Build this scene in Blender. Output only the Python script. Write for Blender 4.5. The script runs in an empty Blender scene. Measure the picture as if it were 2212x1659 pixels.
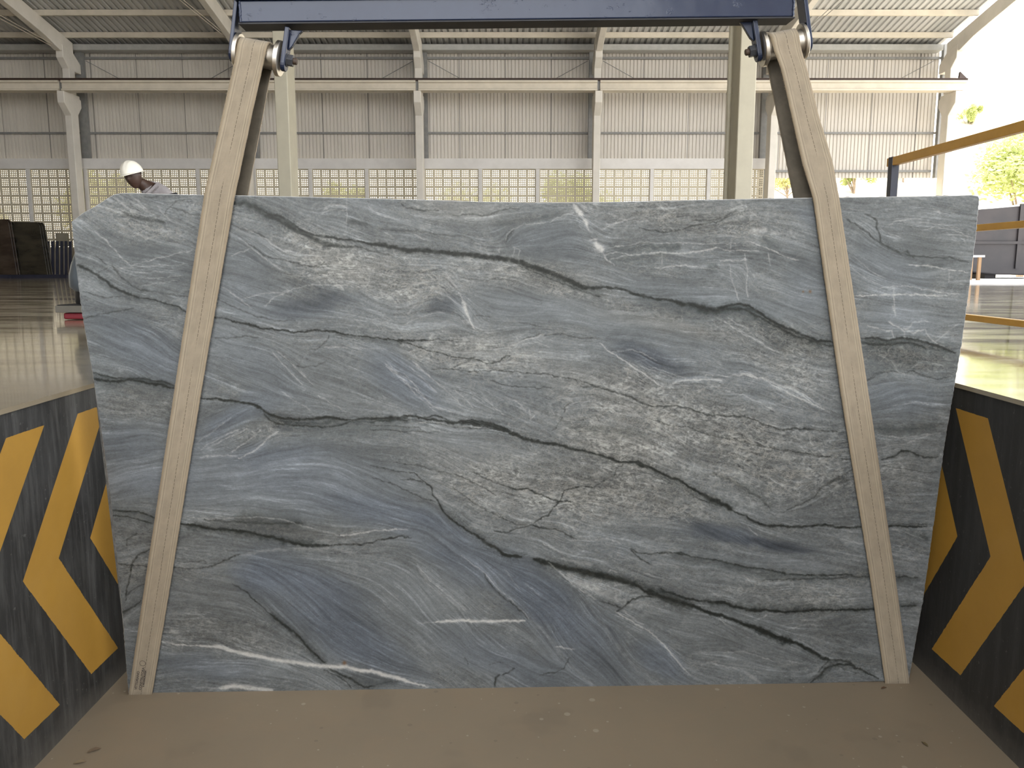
import bpy, bmesh, math, random
import numpy as np
from mathutils import Vector, Matrix

sc = bpy.context.scene
COL = sc.collection
# ---------------------------------------------------------------- camera, sky, sun, exposure
F_PX, CX, CY, CAM_Z = 1750.0, 1106.0, 829.5, 1.5
PITCH = math.atan((829.5 - 572.0) / F_PX)
cam_d = bpy.data.cameras.new('camera'); cam = bpy.data.objects.new('camera', cam_d); COL.objects.link(cam)
cam_d.sensor_fit = 'HORIZONTAL'; cam_d.sensor_width = 36.0; cam_d.lens = F_PX / 2212.0 * 36.0
cam_d.clip_start = .05; cam_d.clip_end = 500
cam.location = (0, 0, CAM_Z); cam.rotation_euler = (math.pi / 2 - PITCH, 0, 0)
sc.camera = cam
w = bpy.data.worlds.new('sky'); sc.world = w; w.use_nodes = True
bg = w.node_tree.nodes['Background']; bg.inputs['Color'].default_value = (.97, .985, 1.0, 1); bg.inputs['Strength'].default_value = 2.6
sun_d = bpy.data.lights.new('sun', 'SUN'); sun_d.energy = 9.0; sun_d.angle = math.radians(2); sun_d.color = (1, .95, .85)
sun = bpy.data.objects.new('sun', sun_d); COL.objects.link(sun)
sun.rotation_euler = Vector((.25, .40, .88)).to_track_quat('Z', 'Y').to_euler()
sc.view_settings.view_transform = 'Standard'; sc.view_settings.look = 'None'
sc.view_settings.gamma = 1; sc.view_settings.use_curve_mapping = False
sc.view_settings.exposure = 0.74
sc.cycles.max_bounces = 10; sc.cycles.diffuse_bounces = 6; sc.cycles.glossy_bounces = 5
sc.cycles.use_denoising = True; sc.cycles.sample_clamp_indirect = 8

# ---------------------------------------------------------------- measuring helpers
_c, _s = math.cos(PITCH), math.sin(PITCH)
def ray(x, y):
    a = (x - CX) / F_PX; b = (CY - y) / F_PX
    return Vector((a, _c + b * _s, -_s + b * _c))
def on_x(x, y, X): d = ray(x, y); return d * (X / d.x) + Vector((0, 0, CAM_Z))
def on_y(x, y, Y): d = ray(x, y); return d * (Y / d.y) + Vector((0, 0, CAM_Z))
def on_z(x, y, Z): d = ray(x, y); return d * ((Z - CAM_Z) / d.z) + Vector((0, 0, CAM_Z))
def on_plane(x, y, p0, n):
    d = ray(x, y); o = Vector((0, 0, CAM_Z)); return o + d * ((p0 - o).dot(n) / d.dot(n))

# ---------------------------------------------------------------- object helpers
class MB:
    def __init__(self): self.v = []; self.f = []; self.m = []
    def add(self, vs, fs, mi=0):
        b = len(self.v); self.v += [tuple(q) for q in vs]; self.f += [tuple(i + b for i in f) for f in fs]; self.m += [mi] * len(fs)
    def box(self, a, b, mi=0, M=None):
        x0, y0, z0 = a; x1, y1, z1 = b
        vs = [(x0,y0,z0),(x1,y0,z0),(x1,y1,z0),(x0,y1,z0),(x0,y0,z1),(x1,y0,z1),(x1,y1,z1),(x0,y1,z1)]
        if M is not None: vs = [M @ Vector(q) for q in vs]
        self.add(vs, [(3,2,1,0),(4,5,6,7),(0,1,5,4),(1,2,6,5),(2,3,7,6),(3,0,4,7)], mi)
    def prism(self, prof, axis, lo, hi, mi=0, M=None):
        """closed profile extruded along an axis; profile = pairs in the two other axes"""
        def P(p, t):
            q = {'x': (t, p[0], p[1]), 'y': (p[0], t, p[1]), 'z': (p[0], p[1], t)}[axis]
            return M @ Vector(q) if M is not None else q
        n = len(prof)
        self.add([P(p, lo) for p in prof] + [P(p, hi) for p in prof],
                 [tuple(range(n - 1, -1, -1)), tuple(range(n, 2 * n))] + [(i, (i + 1) % n, (i + 1) % n + n, i + n) for i in range(n)], mi)
    def tube(self, pts, r, n=8, mi=0, cap=True):
        pts = [Vector(p) for p in pts]; rr = r if isinstance(r, (list, tuple)) else [r] * len(pts)
        vs = []; fs = []
        for i, p in enumerate(pts):
            d = (pts[min(i + 1, len(pts) - 1)] - pts[max(i - 1, 0)]).normalized()
            u = d.cross(Vector((0, 0, 1)) if abs(d.z) < .9 else Vector((1, 0, 0))).normalized(); v = d.cross(u)
            for k in range(n):
                a = 2 * math.pi * k / n; vs.append(p + (u * math.cos(a) + v * math.sin(a)) * rr[i])
        for i in range(len(pts) - 1):
            for k in range(n):
                fs.append((i * n + k, i * n + (k + 1) % n, (i + 1) * n + (k + 1) % n, (i + 1) * n + k))
        if cap: fs += [tuple(range(n - 1, -1, -1)), tuple((len(pts) - 1) * n + k for k in range(n))]
        self.add(vs, fs, mi)
    def lathe(self, prof, n=40, mi=0, M=None):
        """profile (x along the axle, radius) turned round the x axis"""
        vs = []; fs = []
        for x, r in prof:
            for k in range(n):
                a = 2 * math.pi * k / n; q = Vector((x, r * math.cos(a), r * math.sin(a))); vs.append(M @ q if M is not None else q)
        for i in range(len(prof) - 1):
            for k in range(n): fs.append((i * n + k, i * n + (k + 1) % n, (i + 1) * n + (k + 1) % n, (i + 1) * n + k))
        fs += [tuple(range(n - 1, -1, -1)), tuple((len(prof) - 1) * n + k for k in range(n))]
        self.add(vs, fs, mi)
    def mesh(self, name):
        me = bpy.data.meshes.new(name); me.from_pydata(self.v, [], self.f); me.update()
        bm = bmesh.new(); bm.from_mesh(me); bmesh.ops.recalc_face_normals(bm, faces=bm.faces); bm.to_mesh(me); bm.free()
        return me
    def build(self, name, mats, parent=None, smooth=False, bevel=0):
        me = self.mesh(name)
        for m in (mats if isinstance(mats, (list, tuple)) else [mats]): me.materials.append(m)
        if any(self.m): me.polygons.foreach_set('material_index', self.m)
        o = bpy.data.objects.new(name, me); COL.objects.link(o)
        if parent is not None: o.parent = parent; o.matrix_parent_inverse = Matrix.Identity(4); o.location = -parent.location if parent.type == 'EMPTY' and parent.parent is None else (0, 0, 0)
        if smooth: shade(o, smooth if isinstance(smooth, (int, float)) and smooth is not True else 40)
        if bevel:
            b = o.modifiers.new('bevel', 'BEVEL'); b.width = bevel; b.segments = 2; b.limit_method = 'ANGLE'
        return o
def shade(o, deg=40):
    me = o.data; me.polygons.foreach_set('use_smooth', [True] * len(me.polygons)); me.set_sharp_from_angle(angle=math.radians(deg))
def tag(o, label, cat, group=None):
    o['label'] = label; o['category'] = cat
    if group: o['group'] = group
    return o
def struct(o): o['kind'] = 'structure'; return o
def thing(name, loc, label, cat, group=None):
    o = bpy.data.objects.new(name, None); COL.objects.link(o); o.location = loc; o.empty_display_size = .1
    return tag(o, label, cat, group)

# ---------------------------------------------------------------- materials
def node_mat(name):
    m = bpy.data.materials.new(name); m.use_nodes = True; nt = m.node_tree
    return m, nt, nt.nodes['Principled BSDF']
def N(nt, t, **kw):
    n = nt.nodes.new(t)
    for k, v in kw.items(): setattr(n, k, v)
    return n
def math_n(nt, op, a, b=None, c=None, clamp=False):
    n = nt.nodes.new('ShaderNodeMath'); n.operation = op; n.use_clamp = clamp
    for i, q in enumerate((a, b, c)):
        if q is None: continue
        if isinstance(q, (int, float)): n.inputs[i].default_value = q
        else: nt.links.new(q, n.inputs[i])
    return n.outputs[0]
def mix_n(nt, fac, a, b):
    n = nt.nodes.new('ShaderNodeMix'); n.data_type = 'RGBA'
    for s, q in ((n.inputs[0], fac), (n.inputs[6], a), (n.inputs[7], b)):
        if isinstance(q, (int, float)): s.default_value = q
        elif isinstance(q, tuple): s.default_value = q + (1,) if len(q) == 3 else q
        else: nt.links.new(q, s)
    return n.outputs[2]
def noise_n(nt, scale, detail=4, rough=.55, vec=None, stretch=None, obj=True):
    tc = nt.nodes.new('ShaderNodeTexCoord'); src = tc.outputs['Object' if obj else 'Generated'] if vec is None else vec
    if stretch:
        mp = nt.nodes.new('ShaderNodeMapping'); mp.inputs['Scale'].default_value = stretch; nt.links.new(src, mp.inputs[0]); src = mp.outputs[0]
    n = nt.nodes.new('ShaderNodeTexNoise'); n.inputs['Scale'].default_value = scale; n.inputs['Detail'].default_value = detail; n.inputs['Roughness'].default_value = rough
    nt.links.new(src, n.inputs['Vector']); return n.outputs['Fac']
def ramp_n(nt, fac, lo, hi):
    n = nt.nodes.new('ShaderNodeMapRange'); n.inputs[1].default_value = lo; n.inputs[2].default_value = hi; nt.links.new(fac, n.inputs[0]); return n.outputs[0]
def bump_n(nt, b, h, strength, dist):
    n = nt.nodes.new('ShaderNodeBump'); n.inputs['Strength'].default_value = strength; n.inputs['Distance'].default_value = dist
    nt.links.new(h, n.inputs['Height']); nt.links.new(n.outputs[0], b.inputs['Normal'])
def plain(name, c1, c2=None, rough=.6, metal=0.0, scale=6, stretch=None, bump=0, spec=.5, lo=.35, hi=.65, bscale=None, coat=0):
    m, nt, b = node_mat(name)
    c2 = c2 or tuple(q * .85 for q in c1)
    f = noise_n(nt, scale, 5, .6, stretch=stretch)
    nt.links.new(mix_n(nt, ramp_n(nt, f, lo, hi), c1, c2), b.inputs['Base Color'])
    b.inputs['Roughness'].default_value = rough; b.inputs['Metallic'].default_value = metal; b.inputs['Specular IOR Level'].default_value = spec
    b.inputs['Coat Weight'].default_value = coat
    if bump: bump_n(nt, b, noise_n(nt, bscale or scale * 6, 4, .6, stretch=stretch), bump, .01)
    return m
# ---- stone pattern of the slab, computed from digitised veins -------------------------------------
TILE = {'A': (150, 400, 3.687), 'B': (700, 400, 3.687), 'C': (1250, 400, 3.687), 'D': (1700, 400, 3.6875),
        'E': (180, 750, 3.16), 'F': (800, 750, 3.318), 'G': (1350, 750, 2.949), 'H': (240, 1150, 3.16),
        'I': (900, 1100, 3.687), 'J': (1400, 1100, 3.687), 'P': (0, 0, 1.0)}
# tile  half-width  strength  : points
DARK = """
A 5 .62:1300,145 1400,150 1480,175 1560,230 1650,268 1740,312 1810,370 1900,402 1960,437 2060,480 2210,490
A 3.2 .7:1500,190 1580,235 1660,240 1760,300 1850,365 1950,400 2080,415 2210,435
A 12 .22:1300,120 1450,150 1560,210 1680,290 1800,360
B 2 .8:0,410 150,430 300,455
B 4.6 .9:300,455 440,475 560,495 640,515 690,525 760,515 880,530 960,540 1080,548 1200,560 1320,575 1450,590 1550,610 1650,650 1780,690 1900,740 2000,785 2090,820 2212,825
B 1.2 .55:1550,640 1700,700 1800,745 1900,780 2000,820 2100,860 2212,890
B 1.8 .5:0,460 150,485 300,500 420,530 560,570
B 10 .16:1550,620 1700,690 1900,770 2100,850 2212,880
C 2.4 .8:0,790 100,820 220,815 350,830 450,870 600,905 740,915 820,945
C 4 .85:740,915 820,945 920,955 1020,985 1110,985 1180,970
C 2.4 .85:1110,985 1180,960 1270,940 1350,960 1420,1000 1500,1060 1600,1110 1700,1150 1800,1195 1900,1240 2020,1250
C 2 .6:1000,1000 1150,990 1300,985 1400,1030 1500,1090 1600,1140 1700,1190 1850,1240 2030,1290
C 9 .3:900,970 1100,1010 1250,970 1370,1000 1500,1080 1700,1180 1900,1250 2030,1275
C 20 .13:500,900 800,980 1100,1020 1400,1060 1600,1180 1900,1300
D 2.2 .85:590,1215 700,1220 800,1235 900,1215 960,1220 1080,1245 1180,1280 1260,1310 1340,1335
D 2 .7:600,1260 720,1275 850,1270 950,1255 1040,1270 1110,1310
D 9 .3:590,1245 800,1260 960,1245 1120,1285 1330,1330
D 26 .14:590,1300 800,1330 1000,1340 1200,1370 1330,1400
A 2.6 .9:60,635 120,660 180,690 260,740 330,800 420,845 490,870 560,900
A 1.4 .85:560,900 620,905 700,920 790,950 860,970 940,1010 1170,1050 1250,1065 1340,1090
A 1.8 .95:1250,1065 1340,1090 1430,1110 1540,1140 1650,1150 1760,1165 1850,1170 1950,1155 2100,1165 2212,1190
A 8 .2:60,640 200,710 350,820 500,890 700,930 900,1000
B 1.6 .95:0,1165 120,1175 260,1200 450,1220 560,1235 650,1240 750,1240 880,1230
B 4 .3:100,1185 300,1215 500,1240 650,1255
B .9 .5:880,1230 1000,1240 1100,1230
B 1.1 .7:560,1240 680,1265 800,1305 900,1330 1000,1355 1100,1370 1200,1385 1300,1420 1400,1405 1430,1370 1480,1350
A 1.2 .45:130,1060 240,1030 380,1010 520,980
A .9 .4:180,720 250,690 300,660
A 1 .4:100,840 200,880 300,900 420,880
A 2.2 .9:190,1545 280,1555 400,1560 500,1550 600,1570 700,1585 840,1620
A 1.6 .7:190,1500 300,1520 420,1540 560,1535 700,1560 830,1590
A 8 .28:190,1530 400,1550 560,1550 840,1600
A 16 .1:190,1570 400,1600 800,1640
E 2.4 .95:800,350 900,355 1000,365 1080,375 1150,390 1210,420 1270,460 1340,480 1430,490 1540,490 1640,480 1740,490 1820,500
E 1.6 .8:1820,500 1900,490 1990,485 2100,490 2212,485
E 1.6 .7:1230,450 1270,500 1320,520 1400,530 1550,540 1700,545 1760,530 1850,510
E 6 .33:1250,480 1400,510 1600,515 1800,515 2000,500 2212,495
E 14 .12:1300,520 1500,560 1800,570 2212,550
F 2.2 .85:0,515 150,505 260,495 380,510 500,530 600,545 700,525 800,530 900,560 980,590 1040,620 1120,660
F 3 .9:660,540 800,548 900,575 1000,610 1060,640 1120,660 1230,690 1330,695 1420,720 1540,745
F 2.4 .85:1540,745 1640,770 1720,795 1800,825 1900,825 1991,875
F 1.5 .7:380,500 480,495 560,525 650,550 780,560 900,590 1000,610
F 1.2 .55:0,535 150,525 300,520 450,545 560,565 700,575 800,580
F 1 .45:0,560 200,565 360,580
F 1 .4:0,590 200,600 500,610
G 2.6 .85:0,735 90,735 160,770 260,815 350,850 420,890 480,930
G 4 .85:480,930 560,975 640,1000 680,1040
G 2.2 .8:680,1040 760,1075 830,1115 900,1135 1000,1140 1100,1145 1200,1140 1280,1130 1340,1145 1430,1148 1510,1148 1700,1140 1800,1145 1925,1140
G 1.2 .5:380,900 440,950 520,985 620,1010
G 10 .2:200,800 400,900 560,980 680,1030
G 1.2 .5:1700,1125 1800,1130 1925,1125
G 1 .35:100,790 250,850 350,900
E 1.6 .7:190,1110 280,1125 380,1120 440,1150 490,1165
E 1.4 .6:190,1150 300,1160 400,1180 480,1200
E 10 .22:190,1130 350,1140 490,1190
E 2.6 .85:660,1210 760,1215 840,1235 930,1245 1050,1250 1150,1265 1250,1290 1340,1310 1420,1335 1500,1350 1600,1355 1700,1350
E 1.5 .8:1700,1350 1800,1345 1900,1345 2000,1325 2100,1300 2180,1290
E 8 .3:700,1230 900,1240 1150,1275 1350,1320 1600,1340
E 1.8 .45:830,1180 1000,1190 1200,1200 1350,1205 1500,1200
E 14 .24:1050,1160 1200,1175 1350,1190 1500,1200
F 1 .6:0,1400 100,1375 200,1360 300,1365
F 1.1 .75:310,900 380,960 440,1010 450,1060 490,1120 540,1190
F 2 .9:490,1120 540,1190 600,1250 660,1290 720,1330 790,1370 840,1410
F 3.4 .9:790,1370 840,1410 900,1440 950,1480 1010,1495 1080,1500
F 5 .2:540,1180 700,1300 900,1430 1100,1490
F 4.5 .7:1170,1525 1240,1535 1310,1560
F 4 .9:1240,1545 1310,1560 1400,1580 1500,1600 1620,1630 1750,1658
I 5.4 .92:930,400 1030,425 1120,450 1200,475 1300,500 1400,522 1490,548 1570,552 1660,580 1760,612
I 3 .9:1660,578 1760,612 1820,650 1880,680
I 5.5 .9:1860,665 1990,708 2100,740 2212,775
I 8 .3:1100,440 1400,500 1800,610 2212,720
J 5 .92:0,655 60,680
J 3 .9:0,640 120,695 250,745 370,780 500,825
J 5 .6:120,715 250,755 370,785
J 3.4 .92:430,805 500,825 620,860 740,900 850,940 960,985 1060,1030 1180,1070 1280,1120 1380,1180 1440,1205
J 6.5 .8:860,955 960,990 1050,1035 1160,1070
J 2 .7:1440,1205 1540,1200 1600,1215 1660,1265 1740,1300 1840,1350
J 2.2 .75:100,640 250,690 380,730 500,735 610,745 700,780
J 3 .9:480,735 610,745 700,780 800,800 920,805
J 2.2 .95:800,800 920,805 1060,815 1200,812 1370,800 1500,805 1620,800 1800,792
J 1.8 .7:2010,775 2140,770
J 8 .22:500,745 800,785 1100,795 1500,790 1800,785 2140,760
J 1.8 .7:1290,1380 1360,1330 1420,1270 1500,1240 1600,1235 1650,1270
J 1.2 .5:1440,1210 1400,1250 1350,1300
J 6 .25:1350,1350 1450,1260 1600,1240 1720,1300
I 1.6 .75:1590,820 1640,780 1720,720 1800,695 1890,695
I 1 .6:1450,735 1530,740 1600,775 1640,780
J 1.4 .65:0,355 100,350 180,345 280,365 380,380 480,395 580,415 680,440 800,460 900,475 1000,495 1100,515 1250,525 1400,525 1560,520 1660,535 1770,545
J 1.4 .55:1980,540 2050,535 2150,550
J 1.4 .5:900,565 1050,560 1200,560 1300,550 1450,550 1600,555
J 10 .2:200,370 500,410 900,510 1300,545 1700,540 2150,560
I 1.2 .65:1700,310 1760,345 1880,355 2000,345 2100,350 2212,380
I 1.3 .7:1710,330 1760,380 1860,440
F 1.2 .55:730,890 800,930 900,970 990,1000
F 1.5 .75:990,1000 1050,1025 1130,1015 1200,1050 1280,1080 1350,1110 1450,1105
F 1.3 .75:1160,1270 1210,1230 1270,1210 1310,1150 1360,1105 1390,1030 1480,1000 1560,1000 1600,1010
F .9 .55:1600,1010 1640,980 1700,940 1750,920 1770,860 1830,830
F 1.2 .6:890,1315 980,1330 1060,1300 1100,1290 1150,1275
F 1.4 .7:1150,1275 1260,1300 1330,1305 1400,1340 1480,1380
F 1 .5:550,980 640,1040 700,1080 760,1130 830,1170 900,1200 980,1240 1050,1270 1150,1275
F 1 .45:160,820 270,840 380,860 480,890 600,910 700,950 800,1000 900,1060
F 1 .5:0,850 150,880 250,900 310,900
F 1 .5:0,935 100,960 200,1000 280,1040 380,1080 460,1110
F 1.1 .6:210,950 320,950 400,970 450,1010
F 1.1 .55:700,175 900,165 1100,180 1300,200 1500,240
F 1.3 .6:1500,240 1640,290 1760,330 1850,350 1991,410
F 1 .5:860,235 980,280 1150,290 1300,290
F 1 .5:1500,280 1650,290 1800,340
F 1 .45:590,150 650,120 710,90 750,70
F 1.2 .5:1390,470 1395,430 1440,400
F 1 .4:1300,600 1330,570 1380,500
F 8 .14:1400,560 1600,590 1750,600 1991,640
G 1.5 .6:0,300 80,345 160,375 240,380 320,375 420,395 520,430 640,440 760,440 880,490 1000,525 1080,515 1180,525 1290,535 1400,545
G 1.1 .5:160,455 260,490 400,510 540,560 680,590 820,620 960,650 1100,670 1250,695 1450,715
G 1.6 .7:1630,715 1700,700 1760,665 1820,665 1900,700 2000,705
G 8 .2:1700,690 1800,670 1990,700
G 3 .35:560,800 680,850 780,910 860,960 920,1020
G 1 .55:1000,1055 1080,1020 1150,990 1210,950 1260,890 1330,850 1400,810 1450,780
G 3 .3:1280,870 1350,840 1420,850
G .9 .4:1640,750 1800,780 1990,800
G 1 .5:1540,215 1600,180 1680,150 1740,160
G 1.2 .5:1790,160 1830,145 1900,180 1980,205 2080,190
G 12 .2:1600,520 1750,530 1900,510 2020,490
G 6 .3:1900,1190 1925,1220
H 1.3 .55:40,215 200,230 280,235
H 1.3 .5:430,240 560,245 650,240
H 1.3 .65:650,240 740,210 830,170 880,150
H .9 .4:450,200 650,195
H 1.6 .65:260,120 180,160 140,220 130,300 110,380 100,460
H 2 .6:80,550 130,520 200,470
H 1.2 .5:100,440 150,390 230,350
H 1.2 .45:110,90 110,50 180,10
H 1.2 .6:830,350 930,410 1000,480 1080,550
H 2 .75:1080,550 1150,610 1220,660 1290,720 1340,780 1400,840 1460,890
H 7 .22:1100,560 1290,720 1460,890
H 2 .75:1480,920 1560,970 1640,1000 1690,1040 1740,1060 1800,1050
H 1.2 .6:1450,940 1540,980 1590,1010 1640,1060
H 9 .15:1650,1000 1750,1030 1950,1020
H 1 .4:1740,1060 1850,1030 1980,1010
I 1.8 .65:620,1420 635,1340 660,1320
I 1.5 .6:680,1325 700,1320 780,1270
I 1 .5:980,1325 1100,1300 1180,1265 1210,1210 1210,1180
I .8 .4:580,1235 650,1215 710,1220
I .8 .4:380,1180 410,1240
I 1.1 .5:540,500 550,540 610,620 700,710 790,770 860,840 880,880
A 1.1 .45:1290,310 1370,350 1470,370 1560,420
A 1.1 .5:1380,430 1480,500 1560,560 1680,590 1800,620 1900,640 1990,650 2040,610
A 3 .45:420,210 500,250 600,270 700,290 760,300
A 1.6 .4:800,180 880,200 960,235 1040,240
A 1.3 .4:760,230 800,170 850,130 930,115
A 1.8 .4:340,640 400,720 480,790 560,830 700,850 850,880 940,885
A 1 .45:210,560 260,600 300,640
A 1.5 .4:750,70 650,100 600,90
A 1.2 .4:1180,900 1280,960 1400,1010 1500,1050 1650,1080 1800,1075
A 1.2 .4:1150,1220 1250,1220 1400,1200 1500,1210
A .9 .5:2080,1190 2040,1250 1990,1290 1900,1320
A 1.2 .35:1700,1350 1780,1420 1850,1450 1950,1440 2050,1400
D 1.8 .5:620,230 660,240 710,280 710,340 740,400 740,450 820,500 900,540 960,530 1010,580
D 1.4 .45:450,260 560,320 640,380 740,460
D 4 .3:740,460 860,520 960,555
D 1.4 .5:860,510 960,555 1060,570 1180,575 1300,575 1400,600 1450,610
D 7 .2:1060,640 1150,650 1250,640
D 1 .35:640,1560 700,1500 760,1490
D 16 .13:640,1450 800,1440 1000,1420
C 1.4 .55:480,345 600,365 700,375 790,360 880,330 1000,310 1120,290 1200,240
C 1.2 .4:900,280 1050,285 1180,240 1260,190
C 10 .17:230,590 400,590 560,575 700,560
C 8 .22:250,490 420,520 560,490 800,490
C 9 .25:1030,670 1100,660
C 9 .18:1450,430 1600,500
B 1.4 .5:610,140 650,180 740,195 830,205 920,200
B 1.2 .45:1020,235 1080,240 1180,225 1250,245 1330,235 1400,200 1480,185 1580,185
B 1.1 .35:1110,740 1250,755 1400,745 1550,770
B 1.6 .28:430,340 560,365 700,365 850,380 1000,400 1100,400 1200,440
B 5 .3:190,290 280,300 350,315
B 1 .35:740,700 850,680 950,670
B 1 .4:1210,1040 1350,1045
B 1 .4:1550,1100 1650,1110 1720,1130
B 1.2 .4:1560,1240 1650,1200 1750,1190 1900,1190 2050,1220 2200,1220
B 1.2 .45:1270,1480 1010,1470 850,1465
B 6 .18:1350,330 1450,300 1580,280 1750,260 1900,230
B 2 .35:1440,460 1460,410 1500,360
J 1.5 .35:1250,1110 1500,1250 1700,1320
J 10 .14:1500,1150 1750,1200 1900,1240
J 12 .15:950,1370 1150,1370
J 7 .25:2050,190 2150,220 2212,250
"""
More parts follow.
